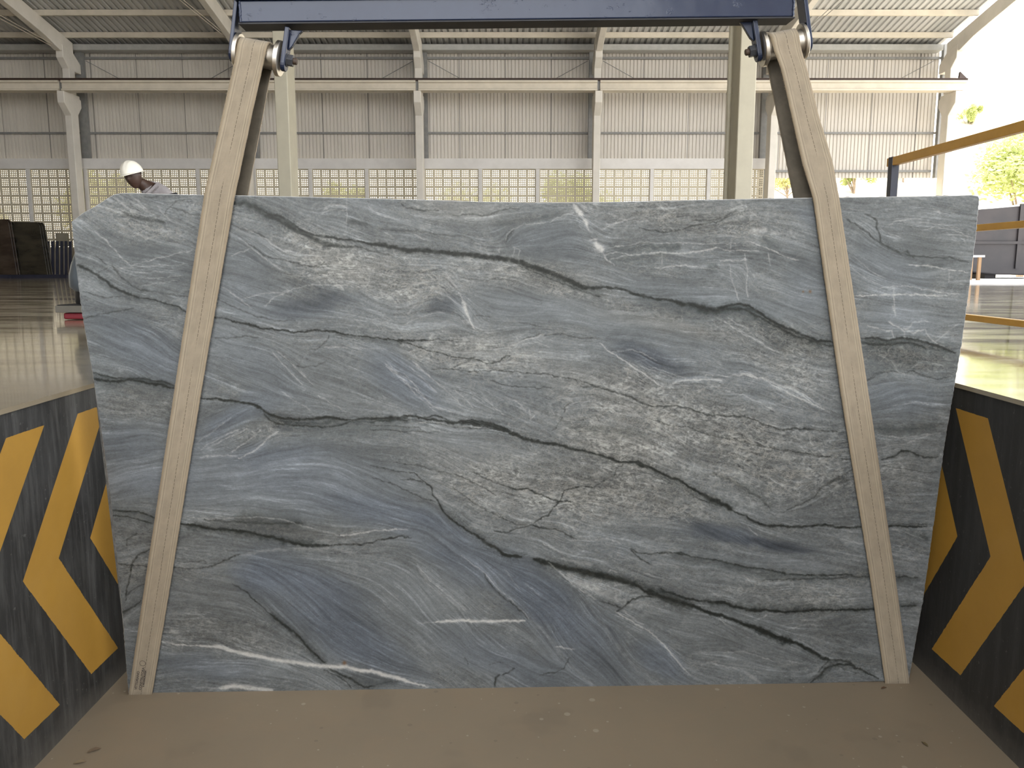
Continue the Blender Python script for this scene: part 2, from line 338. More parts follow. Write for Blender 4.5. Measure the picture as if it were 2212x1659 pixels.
WHITE = """
H 4.4 .95:600,775 720,780 800,800 900,825 1000,845 1100,865 1200,880 1320,895 1430,915 1500,915 1600,915 1700,945 1780,950 1880,975 1980,1000 2060,1030
H 2 .75:340,745 440,765 520,770 600,775
H 2 .8:2060,1030 2120,1045 2170,1055
H 5 .85:740,1062 820,1050 900,1054 1000,1068 1100,1076
H 1.5 .5:560,1060 740,1062
I 3 .85:150,898 280,890 380,885 480,890 600,895 720,890 860,888
I 1.4 .35:0,910 150,898
I 2 .55:1100,1100 1150,1100 1260,1115
B 3.4 .35:970,700 1000,750 1060,830
B 2 .5:1070,860 1110,920
B 4.5 .7:1105,920 1130,1000 1150,1060
B 2.4 .6:1130,1000 1160,1080 1190,1140
B 6 .3:1110,1080 1160,1090
B 6.5 .7:1990,160 2020,200 2050,240
B 2 .5:2050,240 2070,280 2100,330 2120,380
B 5 .6:2075,280 2100,320
B 7 .7:2170,470 2212,510
C 5 .75:0,200 30,240
C 4.5 .75:40,280 70,310
C 8 .75:140,465 165,500 185,530
C 1.5 .5:185,530 210,580 290,640
C 2.4 .55:80,440 150,430
B 1 .45:1440,450 1460,390 1500,350
B 1 .4:180,110 185,230 175,370
C 1.2 .45:1200,640 1220,760 1260,860 1270,910
C 1.4 .5:1320,540 1345,680 1335,820 1350,900
C .9 .4:660,540 665,630
C 1 .4:1510,540 1525,640
C .8 .4:1215,420 1212,510
D 1.8 .65:540,885 700,880 900,870 1100,875 1280,880
D 1.2 .45:850,820 855,960 870,1050
D 3 .35:840,960 860,1010
D 1.2 .4:800,840 860,820
D 1.4 .6:970,635 1100,640 1200,660 1300,680 1440,690
D 3.4 .55:1110,640 1160,652
D 1.3 .5:740,820 920,800 1050,820 1200,850 1380,870
D 1 .3:1290,690 1290,780
D 1.1 .5:800,330 880,285 980,265 1080,262
D 1.2 .5:1070,360 1160,340 1300,350 1400,390 1480,420
D 1.2 .35:900,290 1050,300 1200,310 1400,350
D 1 .3:1250,400 1350,395 1470,420
D 1.2 .4:450,180 550,200 640,210
D 1.3 .4:740,340 800,380 900,420
D 1 .35:530,570 640,660 780,750
D 1 .3:500,640 620,740 740,790
D 5 .35:1170,190 1215,215
D 1.6 .5:640,1120 740,1150 840,1160 850,1210
D 2.2 .5:800,1090 870,1120 930,1160 940,1220
D 2.2 .5:1100,1140 1010,1180 930,1140
D 1.6 .5:1100,1150 1140,1220 1200,1270 1260,1290
D 1.4 .45:940,1160 1010,1090 1130,1080
D 1.4 .4:1180,1250 1260,1180 1370,1100
D 1.3 .4:700,1330 830,1400 880,1480 940,1500
D 1.2 .4:960,1470 1080,1400 1250,1440
C 1.2 .55:200,560 300,530 420,560 560,530
C 2 .6:560,535 700,540 860,540 1000,520 1100,500
C 1.4 .55:1100,500 1200,520 1300,520 1450,530
C 1.6 .5:250,590 350,570 450,550 640,545
C 1.2 .5:230,500 400,480 500,450 640,460 800,460 1000,470 1250,460
C 1.5 .6:600,660 720,650 840,640 940,650
C 1 .4:940,650 1040,665 1130,680
C 1.6 .55:1120,605 1250,600 1340,590
C 1.6 .6:1340,440 1480,490 1580,530 1640,570 1750,600
C 1.3 .5:180,350 300,300 440,260
C 6 .5:1370,365 1500,360
C 4 .45:1530,380 1600,385
C 1.2 .5:640,170 680,200 760,210
C 1 .4:1120,340 1180,370 1290,385
C 1.6 .5:1090,1050 1180,1100 1300,1180 1420,1230 1500,1290 1600,1340
C 1 .4:1180,1050 1280,1120 1400,1140
C 1.6 .6:160,1250 240,1320 330,1380 420,1440 500,1490 600,1560 640,1600
C 1.4 .5:250,1330 400,1310 520,1345 620,1400
C 1.2 .4:450,1400 540,1390
C 1.3 .4:480,1440 620,1480 780,1540
C 1 .4:560,1440 700,1490 860,1540
C 1.8 .6:720,1580 850,1555 1000,1545 1150,1560
C 1.4 .5:1000,1510 1180,1520 1330,1500
C 1.8 .55:1330,1500 1480,1540 1600,1590 1750,1650
C 1.2 .4:740,1600 900,1600 1100,1610 1240,1620
C 1 .4:720,1410 860,1400 950,1410
G 1.8 .6:640,185 760,175 880,200 960,250 1040,290 1120,330 1200,370 1300,410
G 1.2 .4:280,240 400,215 520,205 640,205
G 1.6 .5:1130,300 1200,370 1310,410
G 1.2 .45:960,240 1060,260 1160,310 1250,380
G 1 .4:640,280 750,300 850,350 960,410
G 1 .35:0,420 80,430 150,460
G 2 .3:140,470 250,540 360,620
G 1.2 .45:200,230 240,260 300,260
G 1.2 .5:1600,555 1750,575 1900,560 2010,550
G 1 .5:1800,610 1880,580 2010,540
G 1 .4:1620,640 1700,625 1780,620
G 1 .35:1700,370 1850,350 1940,370
G 1.2 .5:1650,960 1680,960 1705,990
G 1 .4:1690,1160 1800,1180 1910,1230
A 1.6 .5:180,360 280,430 350,500 400,570 480,630
A 1.2 .5:480,640 600,610 720,580 850,545 980,520
A 1.1 .4:400,660 560,650 760,640 940,630
A 1 .4:560,800 700,780 860,760
A 1 .3:500,700 700,690 900,670
A .9 .3:520,740 700,740 900,720
A 2.6 .35:360,90 430,160 520,220
A 2 .35:480,80 560,140 640,210
A 1.6 .35:540,150 600,200 680,240
A 2 .3:700,160 750,230 830,300
A 1.4 .5:1560,960 1640,890 1750,840 1880,800 1990,790 2212,800
A 1.1 .4:1400,900 1560,860 1750,850
A 1.4 .4:1200,800 1280,850 1360,910 1450,980
A 1.2 .45:1290,560 1450,500 1560,580 1700,680
A 2.2 .3:1330,400 1450,500 1580,600 1680,670
A 1.6 .35:1370,330 1550,420 1700,520 1780,530
A 1 .4:1650,1310 1750,1400 1850,1500 1950,1600
A 2.6 .3:1690,1340 1800,1440 1900,1550
A 1.2 .4:2020,200 2100,160 2212,160
A 1 .4:2010,220 2080,200 2212,200
B 1.2 .45:0,180 60,150 120,160 180,180
B 1.6 .45:360,180 460,240 590,280
B 1.1 .4:480,370 540,410
B 1.2 .4:640,370 740,400 850,450
B 1.2 .45:1350,680 1450,640 1530,640
B 1.5 .45:1800,290 1900,240 1990,220
B 1.2 .4:1500,350 1600,310 1760,300
B 1 .4:1240,520 1250,480 1200,460
B 1 .5:1395,540 1400,490
B 1 .5:1500,570 1520,510
B 1.2 .45:1540,570 1560,520 1500,490
B 1.2 .45:660,1030 720,960 860,860 910,850 1000,900 1110,980
B 1.2 .45:640,1110 740,1060 900,1010 960,1020
B 1.8 .5:1480,1290 1600,1230 1750,1190
B 1 .4:1580,1270 1700,1250 1800,1290
B 1.2 .4:0,1290 200,1295 400,1300 480,1310
B 1.1 .5:490,1430 580,1500 640,1560 700,1620
B 1.1 .5:560,1470 640,1530 700,1560
B 1 .4:700,1400 800,1490 880,1560 960,1610
B 1 .4:680,1440 800,1560 900,1650
E 1.8 .55:1060,760 1180,700 1260,620 1340,570
E 1.4 .5:800,750 900,745 1050,740
E 1.3 .5:850,690 980,620 1120,560
E 1.3 .45:800,700 950,610 1060,560
E 1.3 .5:1000,720 1120,640 1220,560
E 1 .35:780,650 900,560 1010,480
E 1.1 .4:1290,30 1400,160 1500,260
E 1.2 .35:1350,300 1450,370 1550,430
E 1.4 .35:1600,330 1700,390 1850,460
E 1.2 .4:2060,120 2130,180 2212,260
E 1.2 .5:700,1160 850,1175 1060,1160 1250,1165 1380,1180 1460,1210
E 1.2 .4:1460,1210 1600,1250 1750,1285
E 1.5 .65:1750,1285 1850,1280 1950,1260 2100,1245 2212,1240
E 3.4 .3:1080,1420 1200,1395 1330,1380 1500,1375 1700,1380 1850,1400
F 1 .45:110,140 200,210 280,260
F 1.1 .45:120,110 250,250 350,330 450,420 600,470
F 1.1 .45:300,90 370,160 460,240 560,330 650,410
F 1 .4:180,180 300,310 480,470
F 1 .4:240,180 340,300 420,400 520,460
F .9 .4:600,300 680,370 740,440
F 1 .35:820,360 900,440 960,490
F 1.3 .45:970,360 1050,390 1120,460
F 1.6 .45:1140,440 1150,520 1180,480
F 1.1 .45:1400,440 1470,400 1600,375
F 1.1 .45:1640,460 1700,420 1800,420 1900,460
F 1 .35:1680,430 1800,440 1920,480
F 1.4 .5:330,540 450,535 560,560 680,570 800,572
F 2.4 .3:460,1050 540,1110 620,1150
F 4 .4:470,1060 510,1080
F 1.4 .45:1700,1620 1720,1590 1770,1610
F 3 .4:1420,940 1480,970
F 1.3 .45:1380,1110 1420,1130 1460,1160
F 1.4 .4:1400,1380 1500,1390 1700,1370 1800,1410
I 1.8 .6:1590,820 1680,870 1780,930 1860,980 1930,1040 1990,1110 2060,1190 2150,1290
I 2.4 .3:1640,800 1700,850 1800,920
I 1.2 .5:360,370 460,450 540,500 620,600
I 1.2 .4:620,600 700,680 780,750 860,830 900,880
I 5 .16:900,890 1000,960 1100,1080 1180,1200
I 1.3 .5:1100,470 1170,520 1240,600 1330,660 1430,720
I 1.6 .5:1050,430 1130,490 1190,550
I 7 .5:1240,575 1350,600 1450,640
I 9 .35:1400,640 1500,680 1600,720
I 3 .4:1580,690 1620,680
I 5 .35:1200,520 1260,560
I 3 .35:1140,390 1300,430 1400,440
I 1.6 .4:1560,610 1700,600
I 1.2 .35:0,430 100,560 250,680 400,800
I 3 .18:0,450 100,600 250,720 420,830
I 1 .3:700,480 760,560 820,640
I 1 .35:860,590 930,640 980,690
I 4 .14:1480,900 1560,1050 1700,1200 1850,1320
I 3 .15:1380,780 1500,950 1600,1100 1750,1280
I 3 .2:1200,1230 1300,1310 1400,1390
I 1.4 .5:1000,270 1080,310 1160,350
I 1.3 .4:1800,500 1900,540 2100,560
J 1.1 .5:30,980 130,1090 200,1170 260,1250 330,1310
J 1 .4:850,890 950,840 1080,825
J 1 .35:1060,930 1200,890 1380,880
J 1 .35:1100,960 1250,920 1400,920
J 1.2 .4:600,1140 750,1130 900,1180 1050,1220
J 1.6 .35:500,1230 620,1250 720,1270
J 3.4 .3:740,1270 820,1330 900,1390
J 1.6 .3:420,1240 500,1210 600,1220
J 1.2 .4:560,870 620,920 680,960
J 2.4 .4:820,490 900,500
J 1.8 .4:780,540 840,600
J 1.2 .4:480,640 580,700
J 1.6 .35:40,440 160,440 300,470
J 1.2 .4:230,60 300,80 330,110
J 1.1 .4:790,130 830,180 870,210
J 1.1 .35:1530,230 1620,260 1720,275
"""
# extra direction hints for the grain
FLOW = """
P:540,1240 640,1310 740,1390
P:620,1220 760,1310 880,1410
P:760,1230 880,1310 960,1400
P:900,1220 980,1300 1040,1400
P:1080,1240 1180,1320 1260,1440
P:1180,1240 1300,1360 1400,1470
P:980,1400 1080,1440 1150,1480
P:340,1240 450,1260 560,1290
P:340,1340 450,1350 560,1370
P:360,1430 470,1430 600,1450
P:460,790 540,840 600,870
P:560,760 660,830 760,880
P:660,740 780,800 860,870
P:820,790 900,840 960,880
P:190,730 280,770 350,820
P:220,690 320,720 390,770
P:430,930 500,900 560,870
P:420,1000 600,980 700,975 800,1030 880,1080
P:420,1080 600,1080 800,1110 900,1150
P:250,1030 330,1000
P:500,560 600,600 680,650
P:480,620 560,650 640,680
P:250,520 350,540 440,560
P:260,470 340,520 420,540
P:1160,520 1240,500 1330,540
P:1180,560 1280,570 1400,600
P:1400,650 1500,655 1600,670
P:1300,700 1450,730 1600,760
P:1850,540 1920,590 2000,620
P:1880,500 1950,480 2050,500
P:1870,660 2000,650 2070,650
P:1880,860 1950,830 2030,850
P:1000,1150 1100,1180 1200,1210
P:1300,1120 1400,1130 1500,1140
P:1450,1340 1550,1350 1650,1400
P:1480,1420 1560,1420 1640,1440
P:1300,1160 1400,1190 1500,1220
P:1050,860 1150,900 1250,940
P:1100,960 1200,1000 1300,1030
P:1150,1080 1250,1060 1350,1080
P:1500,1000 1600,1030 1700,1060
"""
# cx cy rx ry angle(deg, clockwise on the picture)  lightness  blueness  mottle
BLOB = """
660 665 75 26 -8  -.14 .6 -.8
965 660 45 22 -10 -.12 .5 -.8
735 640 70 16 18 -.04 .3 -.3
1400 775 85 22 24 -.17 .8 -.8
1180 520 90 40 10 -.02 .2 -.8
1480 640 220 22 8 .06 .1 -1
1330 690 210 24 10 .08 0 -1
1750 620 60 60 0 .04 .2 -.8
1930 590 80 60 40 .06 .2 -.8
2000 540 90 30 10 -.08 -.1 -.4
1960 690 60 30 0 .06 .2 -1
1760 470 50 30 30 .06 .4 -.6
1500 470 200 45 5 -.05 -.3 .5
1600 540 150 26 5 -.1 .0 -.2
1000 455 120 30 8 .08 -.5 .1
820 440 100 25 8 0 .1 0
840 600 200 55 10 0 -.3 .9
1180 600 160 35 12 -.02 -.4 .5
1130 660 110 30 5 .04 .1 -.8
1450 770 100 30 25 .02 .1 -.3
1620 840 150 40 25 .04 .1 0
1450 700 160 20 12 0 -.5 .5
720 560 110 40 25 .05 -.4 .9
540 570 70 60 35 -.01 .1 -.4
520 640 70 45 20 .04 .2 -.7
350 560 110 45 15 -.06 0 -.4
300 480 110 35 20 .0 -.1 .5
430 450 60 25 10 0 0 .4
310 750 130 50 30 .02 .5 -.8
300 700 120 30 20 -.05 0 .2
560 800 130 50 40 .04 .2 -.4
700 830 110 40 40 .06 -.1 -.2
870 820 90 45 40 -.02 .6 -.7
1010 760 150 35 8 .02 -.4 1
1060 730 60 25 0 .03 -.2 .3
1200 790 120 45 12 .05 -.1 -.2
1100 850 120 35 20 0 .1 0
1300 830 140 40 15 .0 -.3 .5
1350 900 100 40 20 .02 -.2 .7
1500 900 220 70 14 -.04 -.3 .7
1330 960 130 40 20 .02 -.6 .9
1000 1000 130 60 20 0 -.2 .3
1010 970 80 26 20 .04 .1 -.5
1150 1060 170 70 10 -.02 -.3 .8
1300 1050 130 60 10 -.04 -.4 .9
1600 1010 180 60 20 -.03 -.2 .5
1820 1000 80 80 5 -.05 0 .2
1950 1020 70 70 5 0 -.2 .4
1950 860 80 40 5 .02 .3 -.4
1960 770 90 24 10 -.18 -.2 .5
1720 740 110 26 22 -.12 -.3 .5
1700 800 100 30 25 0 -.3 .7
500 905 90 28 -30 .03 .7 -.9
540 945 60 20 -30 -.02 -.1 .4
300 870 90 35 6 -.08 -.3 .1
280 960 80 40 0 .0 .4 -.5
310 1040 90 40 0 .06 .4 -.9
500 1030 160 60 0 .05 .3 -.8
700 1040 160 70 8 .05 .4 -1
600 980 120 22 -5 -.05 .4 -.8
820 1110 120 35 12 -.02 .7 -1
960 1140 100 25 30 -.03 .7 -.9
330 1160 110 30 5 -.1 -.3 .1
620 1145 200 22 4 -.08 -.3 0
330 1230 90 35 0 -.05 -.3 .2
470 1180 90 20 3 -.02 0 0
450 1290 120 45 5 -.02 -.2 -.2
560 1240 60 40 30 -.02 .8 -.9
690 1260 130 40 30 -.05 .8 -.9
700 1340 160 55 38 .0 .7 -.9
880 1290 100 60 45 .07 .0 -.3
1000 1220 80 40 30 -.02 .7 -.9
800 1400 130 40 30 -.04 .6 -.7
1000 1330 60 50 50 .0 .0 -.1
1150 1280 120 50 40 -.06 .9 -1
1250 1370 140 60 45 -.02 .6 -.8
1100 1430 160 45 20 0 .5 -.6
1430 1430 60 30 45 -.02 .7 -.8
1310 1270 80 22 20 .09 0 .6
470 1370 150 40 10 -.03 -.3 .4
450 1440 130 26 5 .0 .4 -.4
800 1470 60 20 5 -.1 0 0
1550 1370 130 60 20 -.02 -.1 -.2
1700 1430 150 40 20 -.02 0 0
1780 1350 110 50 20 -.08 -.1 0
1560 1150 90 18 12 -.1 1 -.9
1680 1175 70 10 5 -.18 .9 -.8
1350 1170 120 40 15 .02 .1 0
1650 1210 200 30 5 .0 .1 -.1
1500 1240 120 30 10 .05 0 .2
1750 1290 200 30 3 -.02 -.1 .3
1870 1240 80 30 3 -.08 -.1 .2
1950 1180 60 40 3 -.08 0 .2
1620 960 260 60 14 -.04 -.1 .4
1450 1080 120 50 20 -.08 -.2 .4
1820 1130 120 30 3 -.02 0 0
930 1180 60 20 30 .0 .3 -.6
1250 440 60 20 0 -.02 -.1 .1
"""
SLAB_X0, SLAB_Y0, SLAB_STEP, SLAB_NX, SLAB_NY = 140.0, 405.0, 1.35, 1480, 824

def parse(txt, has_w=True):
    out = []
    for ln in txt.strip().splitlines():
        head, pts = ln.split(':')
        h = head.split()
        ox, oy, sc = TILE[h[0]]
        P = np.array([[float(a) for a in q.split(',')] for q in pts.split()])
        P = P / sc + (ox, oy)
        out.append((float(h[1]) if has_w else 3.0, float(h[2]) if has_w else 1.0, P))
    return out

def vnoise(x, y, seed):
    """smooth value noise in [-1, 1] at unit cell size"""
    g = np.random.RandomState(seed).rand(256, 256).astype(np.float32) * 2 - 1
    xi = np.floor(x).astype(np.int32); yi = np.floor(y).astype(np.int32)
    fx = x - xi; fy = y - yi
    fx = fx * fx * (3 - 2 * fx); fy = fy * fy * (3 - 2 * fy)
    a = g[yi & 255, xi & 255]; b = g[yi & 255, (xi + 1) & 255]
    c = g[(yi + 1) & 255, xi & 255]; d = g[(yi + 1) & 255, (xi + 1) & 255]
    return (a * (1 - fx) + b * fx) * (1 - fy) + (c * (1 - fx) + d * fx) * fy

def fbm(x, y, seed, octv=4, gain=.5):
    s = 0; amp = 1; tot = 0
    for k in range(octv):
        s = s + amp * vnoise(x * 2 ** k + 17.3 * k, y * 2 ** k + 5.1 * k, seed + k)
        tot += amp; amp *= gain
    return s / tot

def seg_fields(lines, X, Y, jx, jy, reach, soft_ends=True):
    """max over lines of strength * soft profile(distance / width)"""
    F = np.zeros_like(X)
    x0, y0, st = SLAB_X0, SLAB_Y0, SLAB_STEP
    for wdt, stg, P in lines:
        n = len(P)
        wr = wdt * reach + 6
        D = None
        lo = np.maximum(((P.min(0) - wr - 6 - (x0, y0)) / st).astype(int), 0)
        hi = ((P.max(0) + wr + 6 - (x0, y0)) / st).astype(int) + 2
        sl = (slice(lo[1], min(hi[1], X.shape[0])), slice(lo[0], min(hi[0], X.shape[1])))
        xs, ys = X[sl] + jx[sl], Y[sl] + jy[sl]
        if xs.size == 0: continue
        D = np.full(xs.shape, 1e9, np.float32)
        for i in range(n - 1):
            a = P[i]; d = P[i + 1] - a
            L2 = float(d @ d) + 1e-6
            t = np.clip(((xs - a[0]) * d[0] + (ys - a[1]) * d[1]) / L2, 0, 1)
            u = (i + t) / (n - 1)
            taper = np.minimum(1, .5 + 6 * np.minimum(u, 1 - u)) if soft_ends else 1.0
            dd = np.hypot(xs - a[0] - t * d[0], ys - a[1] - t * d[1]) / taper
            D = np.minimum(D, dd)
        v = stg * np.exp(-np.power(D / max(wdt, .8), 3.2 if wdt < 6 else 1.6))
        F[sl] = np.maximum(F[sl], v) if wdt < 5.9 else 1 - (1 - F[sl]) * (1 - v)
    return F

def slab_pattern():
    NX, NY = SLAB_NX, SLAB_NY
    X, Y = np.meshgrid(SLAB_X0 + SLAB_STEP * np.arange(NX), SLAB_Y0 + SLAB_STEP * np.arange(NY))
    X = X.astype(np.float32); Y = Y.astype(np.float32)
    dark, white, flow = parse(DARK), parse(WHITE), parse(FLOW, False)
    # direction field on a coarse grid from every stroke
    gx, gy = np.meshgrid(np.linspace(X.min(), X.max(), 126), np.linspace(Y.min(), Y.max(), 70))
    C2 = np.full_like(gx, .35e-4); S2 = np.full_like(gx, .12e-4)
    for wt, L in ((1.0, dark), (.8, white), (3.0, flow)):
        for wdt, stg, P in L:
            if len(P) < 3 and L is not flow: continue
            for i in range(len(P) - 1):
                d = P[i + 1] - P[i]; m = (P[i + 1] + P[i]) / 2
                l = np.hypot(*d); a = np.arctan2(d[1], d[0])
                w = wt * l / (((gx - m[0]) ** 2 + (gy - m[1]) ** 2) + 300) ** 1.5
                C2 += w * np.cos(2 * a); S2 += w * np.sin(2 * a)
    th = .5 * np.arctan2(S2, C2)
    cx = (X - X.min()) / (X.max() - X.min()) * 125; cy = (Y - Y.min()) / (Y.max() - Y.min()) * 69
    i0 = np.clip(cx.astype(int), 0, 124); j0 = np.clip(cy.astype(int), 0, 68); fx = cx - i0; fy = cy - j0
    def up(g):
        return (g[j0, i0] * (1 - fx) + g[j0, i0 + 1] * fx) * (1 - fy) + (g[j0 + 1, i0] * (1 - fx) + g[j0 + 1, i0 + 1] * fx) * fy
    ca, sa = up(np.cos(2 * th)), up(np.sin(2 * th))
    TH = .5 * np.arctan2(sa, ca)
    TH = TH + .38 * fbm(X / 70, Y / 45, 11, 3)
    dx, dy = np.cos(TH).astype(np.float32), np.sin(TH).astype(np.float32)
    rs = np.random.RandomState(5)
    def lic(src, n, stp):
        acc = src.copy(); cnt = 1
        jj, ii = np.mgrid[0:NY, 0:NX].astype(np.float32)
        for sg in (1, -1):
            px, py = ii.copy(), jj.copy()
            pdx, pdy = dx * sg, dy * sg
            for k in range(n):
                px += pdx * stp; py += pdy * stp
                xi = np.clip(px.astype(np.int32), 0, NX - 1); yi = np.clip(py.astype(np.int32), 0, NY - 1)
                acc += src[yi, xi]; cnt += 1
                ndx, ndy = dx[yi, xi], dy[yi, xi]
                s = np.where(ndx * pdx + ndy * pdy < 0, -1, 1)
                pdx, pdy = ndx * s, ndy * s
        acc /= cnt
        return (acc - acc.mean()) / acc.std()
    n1 = rs.randn(NY, NX).astype(np.float32)
    L1 = lic(n1, 9, 1.1)                                    # fine fibres
    n2 = vnoise(X / 4.5, Y / 4.5, 31) + .4 * n1
    L2 = lic(n2.astype(np.float32), 24, 1.9)                 # streaks
    n3 = fbm(X / 22, Y / 12, 41, 3)
    L3 = lic(n3.astype(np.float32), 24, 3.0)                 # broad bands
    # tone blobs
    light = np.zeros_like(X); blue = np.zeros_like(X); mot = np.full_like(X, .35)
    wx = X + 26 * fbm(X / 60, Y / 40, 51, 3); wy = Y + 14 * fbm(X / 60, Y / 40, 61, 3)
    for ln in BLOB.strip().splitlines():
        bx, by, rx, ry, an, dl, bl, mo = map(float, ln.split())
        a = math.radians(an); ux = (wx - bx) * math.cos(a) + (wy - by) * math.sin(a); uy = -(wx - bx) * math.sin(a) + (wy - by) * math.cos(a)
        g = np.exp(-np.power((ux / rx) ** 2 + (uy / ry) ** 2, 1.35))
        light += dl * g; blue += bl * g; mot += mo * g
    blue = np.clip(blue, -.8, 1.1); mot = np.clip(mot, 0, 1.15)
    # cream curdled network
    qx = X + 9 * fbm(X / 16, Y / 12, 71, 3) + 5 * dx * L3; qy = Y + 7 * fbm(X / 16, Y / 12, 81, 3)
    ct, stt = np.cos(TH), np.sin(TH)
    ex = (qx * math.cos(.2) + qy * math.sin(.2)); ey = (-qx * math.sin(.2) + qy * math.cos(.2))
    r1 = 1 - np.abs(fbm(ex / 24, ey / 11, 91, 4, .62)) * 3.6
    r2 = 1 - np.abs(fbm(ex / 10 + 40, ey / 5.5, 101, 3, .6)) * 3.0
    gate = np.clip(.5 + 1.3 * fbm(X / 55, Y / 22, 111, 3), 0, 1)
    cream = (np.clip(r1, 0, 1) ** 3 * .9 + np.clip(r2, 0, 1) ** 2.2 * .5) * mot * (.35 + gate)
    cre2 = np.clip(1 - np.abs(fbm(ex / 60, ey / 20, 121, 4, .6)) * 9, 0, 1) ** 2 * (.15 + .5 * mot) * np.clip(.5 + 1.5 * fbm(X / 90, Y / 40, 131, 2), 0, 1)
    # hairline dark seams that follow the grain
    g1 = np.clip(.25 + 1.5 * fbm(X / 80, Y / 35, 151, 2), 0, 1)
    hair = np.clip(1 - np.abs(L3 * .55 + .18 * L2 + .5 * fbm(X / 30, Y / 14, 141, 2)) * 8, 0, 1) ** 2 * g1 * (.4 + .7 * mot)
    hair2 = np.clip(1 - np.abs(L2 * .5 + .25 * L3 + .7 * fbm(X / 18, Y / 8, 145, 3)) * 6, 0, 1) ** 2 * (1 - g1) * (.25 + .7 * mot)
    fibre = np.clip(L1 * .6 + L2 * .7 - .9, 0, 2.2) * np.clip(.35 + 1.6 * fbm(X / 70, Y / 40, 155, 2), 0, 1)
    jx = 3.0 * fbm(X / 12, Y / 12, 161, 4, .65); jy = 4.6 * fbm(X / 12, Y / 12, 171, 5, .68)
    fw = fbm(X / 7, Y / 7, 181, 2)
    thin = [v for v in dark if v[0] < 1.9]; narrow = [v for v in dark if 1.9 <= v[0] < 5.9]; wide = [v for v in dark if v[0] >= 5.9]
    FD = np.maximum(seg_fields([(v[0] * 1.15, v[1], v[2]) for v in narrow], X, Y, jx, jy, 2.6) * np.clip(1.08 + .5 * fw, .45, 1.15),
                    seg_fields([(v[0] * 1.15, min(1, v[1] * 1.15), v[2]) for v in thin], X, Y, jx, jy, 2.6) * np.clip(.9 + .5 * fw, .3, 1.1))
    # stringy strands running beside the main veins
    zone = seg_fields([(v[0] * 2.2 + 5, .9, v[2]) for v in narrow], X, Y, jx, jy, 2.2)
    st1 = np.clip(1 - np.abs(L1 * .25 + L2 * .6 + .3 * fw) * 3.2, 0, 1)
    FD = np.maximum(FD, zone * st1 * .5)
    FW_ = seg_fields(wide, X, Y, jx * 2, jy * 2, 2.6) * np.clip(1.35 + .5 * L2 + .35 * L1, .2, 2.6)
    WT = seg_fields([(max(v[0] * .9, 1.1), min(1, v[1] * 1.15), v[2]) for v in white], X, Y, jx * .8, jy * .9, 2.6)
    WT = WT * np.clip(.78 + .9 * fbm(X / 7, Y / 7, 191, 4, .6) + (WT > .6) * .25, .1, 1.1)
    solid = [v for v in white if v[1] >= .85]
    WT = np.maximum(WT, seg_fields([(v[0] * 1.05, v[1], v[2]) for v in solid], X, Y, jx * .8, jy * .7, 2.6) * np.clip(.93 + .25 * fw, .7, 1))
    halo = seg_fields([(v[0] * 2.6 + 5, min(.6, v[1] * .45), v[2]) for v in white], X, Y, jx * 2, jy * 2, 2.4) * np.clip(.6 + .5 * L1 + .3 * L2, 0, 1.8)
    base = .452 + light * .62 + .026 * L1 * (.6 + .6 * mot) + .018 * L2 + .013 * L3 + .035 * fbm(X / 160, Y / 90, 201, 2)
    base = base + .014 * rs.randn(NY, NX) * (.4 + mot) + .03 * mot * fbm(X / 5, Y / 3.4, 205, 2)
    val = base + np.clip(cream * 1.25 - .08, 0, 2) * .125 + cre2 * .115 + halo * .12 - hair * .16 - hair2 * .10 + fibre * .045
    col = np.empty((NY, NX, 3), np.float32)
    neutral = np.array([.965, 1.0, 1.02]); bl_ = np.array([.945, 1.0, 1.075]); wr_ = np.array([1.0, 1.0, .975])
    bb = np.clip(blue, 0, 1)[..., None]; ww = np.clip(-blue, 0, 1)[..., None]
    tint = neutral * (1 - bb - ww) + bl_ * bb + wr_ * ww
    col[:] = val[..., None] * tint
    cc = np.clip(cream * .6, 0, .6)[..., None]
    col = col * (1 - cc * .45) + np.array([.68, .67, .63]) * cc * .45
    br = np.clip(fbm(X / 40, Y / 18, 211, 3) * 2 - .5, 0, 1)[..., None] * .6 * ww
    col = col * (1 - br * .3) + np.array([.47, .42, .37]) * br * .3
    wide_d = np.clip(FW_, 0, .9)[..., None]
    col = col * (1 - wide_d) + col * np.array([.36, .39, .38]) * wide_d
    fd = np.clip(FD, 0, .97)[..., None]
    col = col * (1 - fd * .95) + np.array([.15, .162, .152]) * fd * .95
    wt = np.clip(WT, 0, 1)[..., None]
    col = col * (1 - wt * .85) + np.array([.80, .795, .78]) * wt * .85
    col = .452 + (col - .462) * 1.16
    # rust fleck near the white vein, rust fleck upper right
    for fx_, fy_, r in ((744, 1432, 4), (1750, 630, 3), (1735, 630, 2)):
        k = np.exp(-(((X - fx_) / r) ** 2 + ((Y - fy_) / r) ** 2))[..., None]
        col = col * (1 - k * .8) + np.array([.46, .32, .2]) * k * .8
    return np.concatenate([np.clip(col, .04, .92), (mot * (1 - np.clip(FD * 1.3 + WT + FW_ * .5, 0, 1)))[..., None]], -1), X, Y
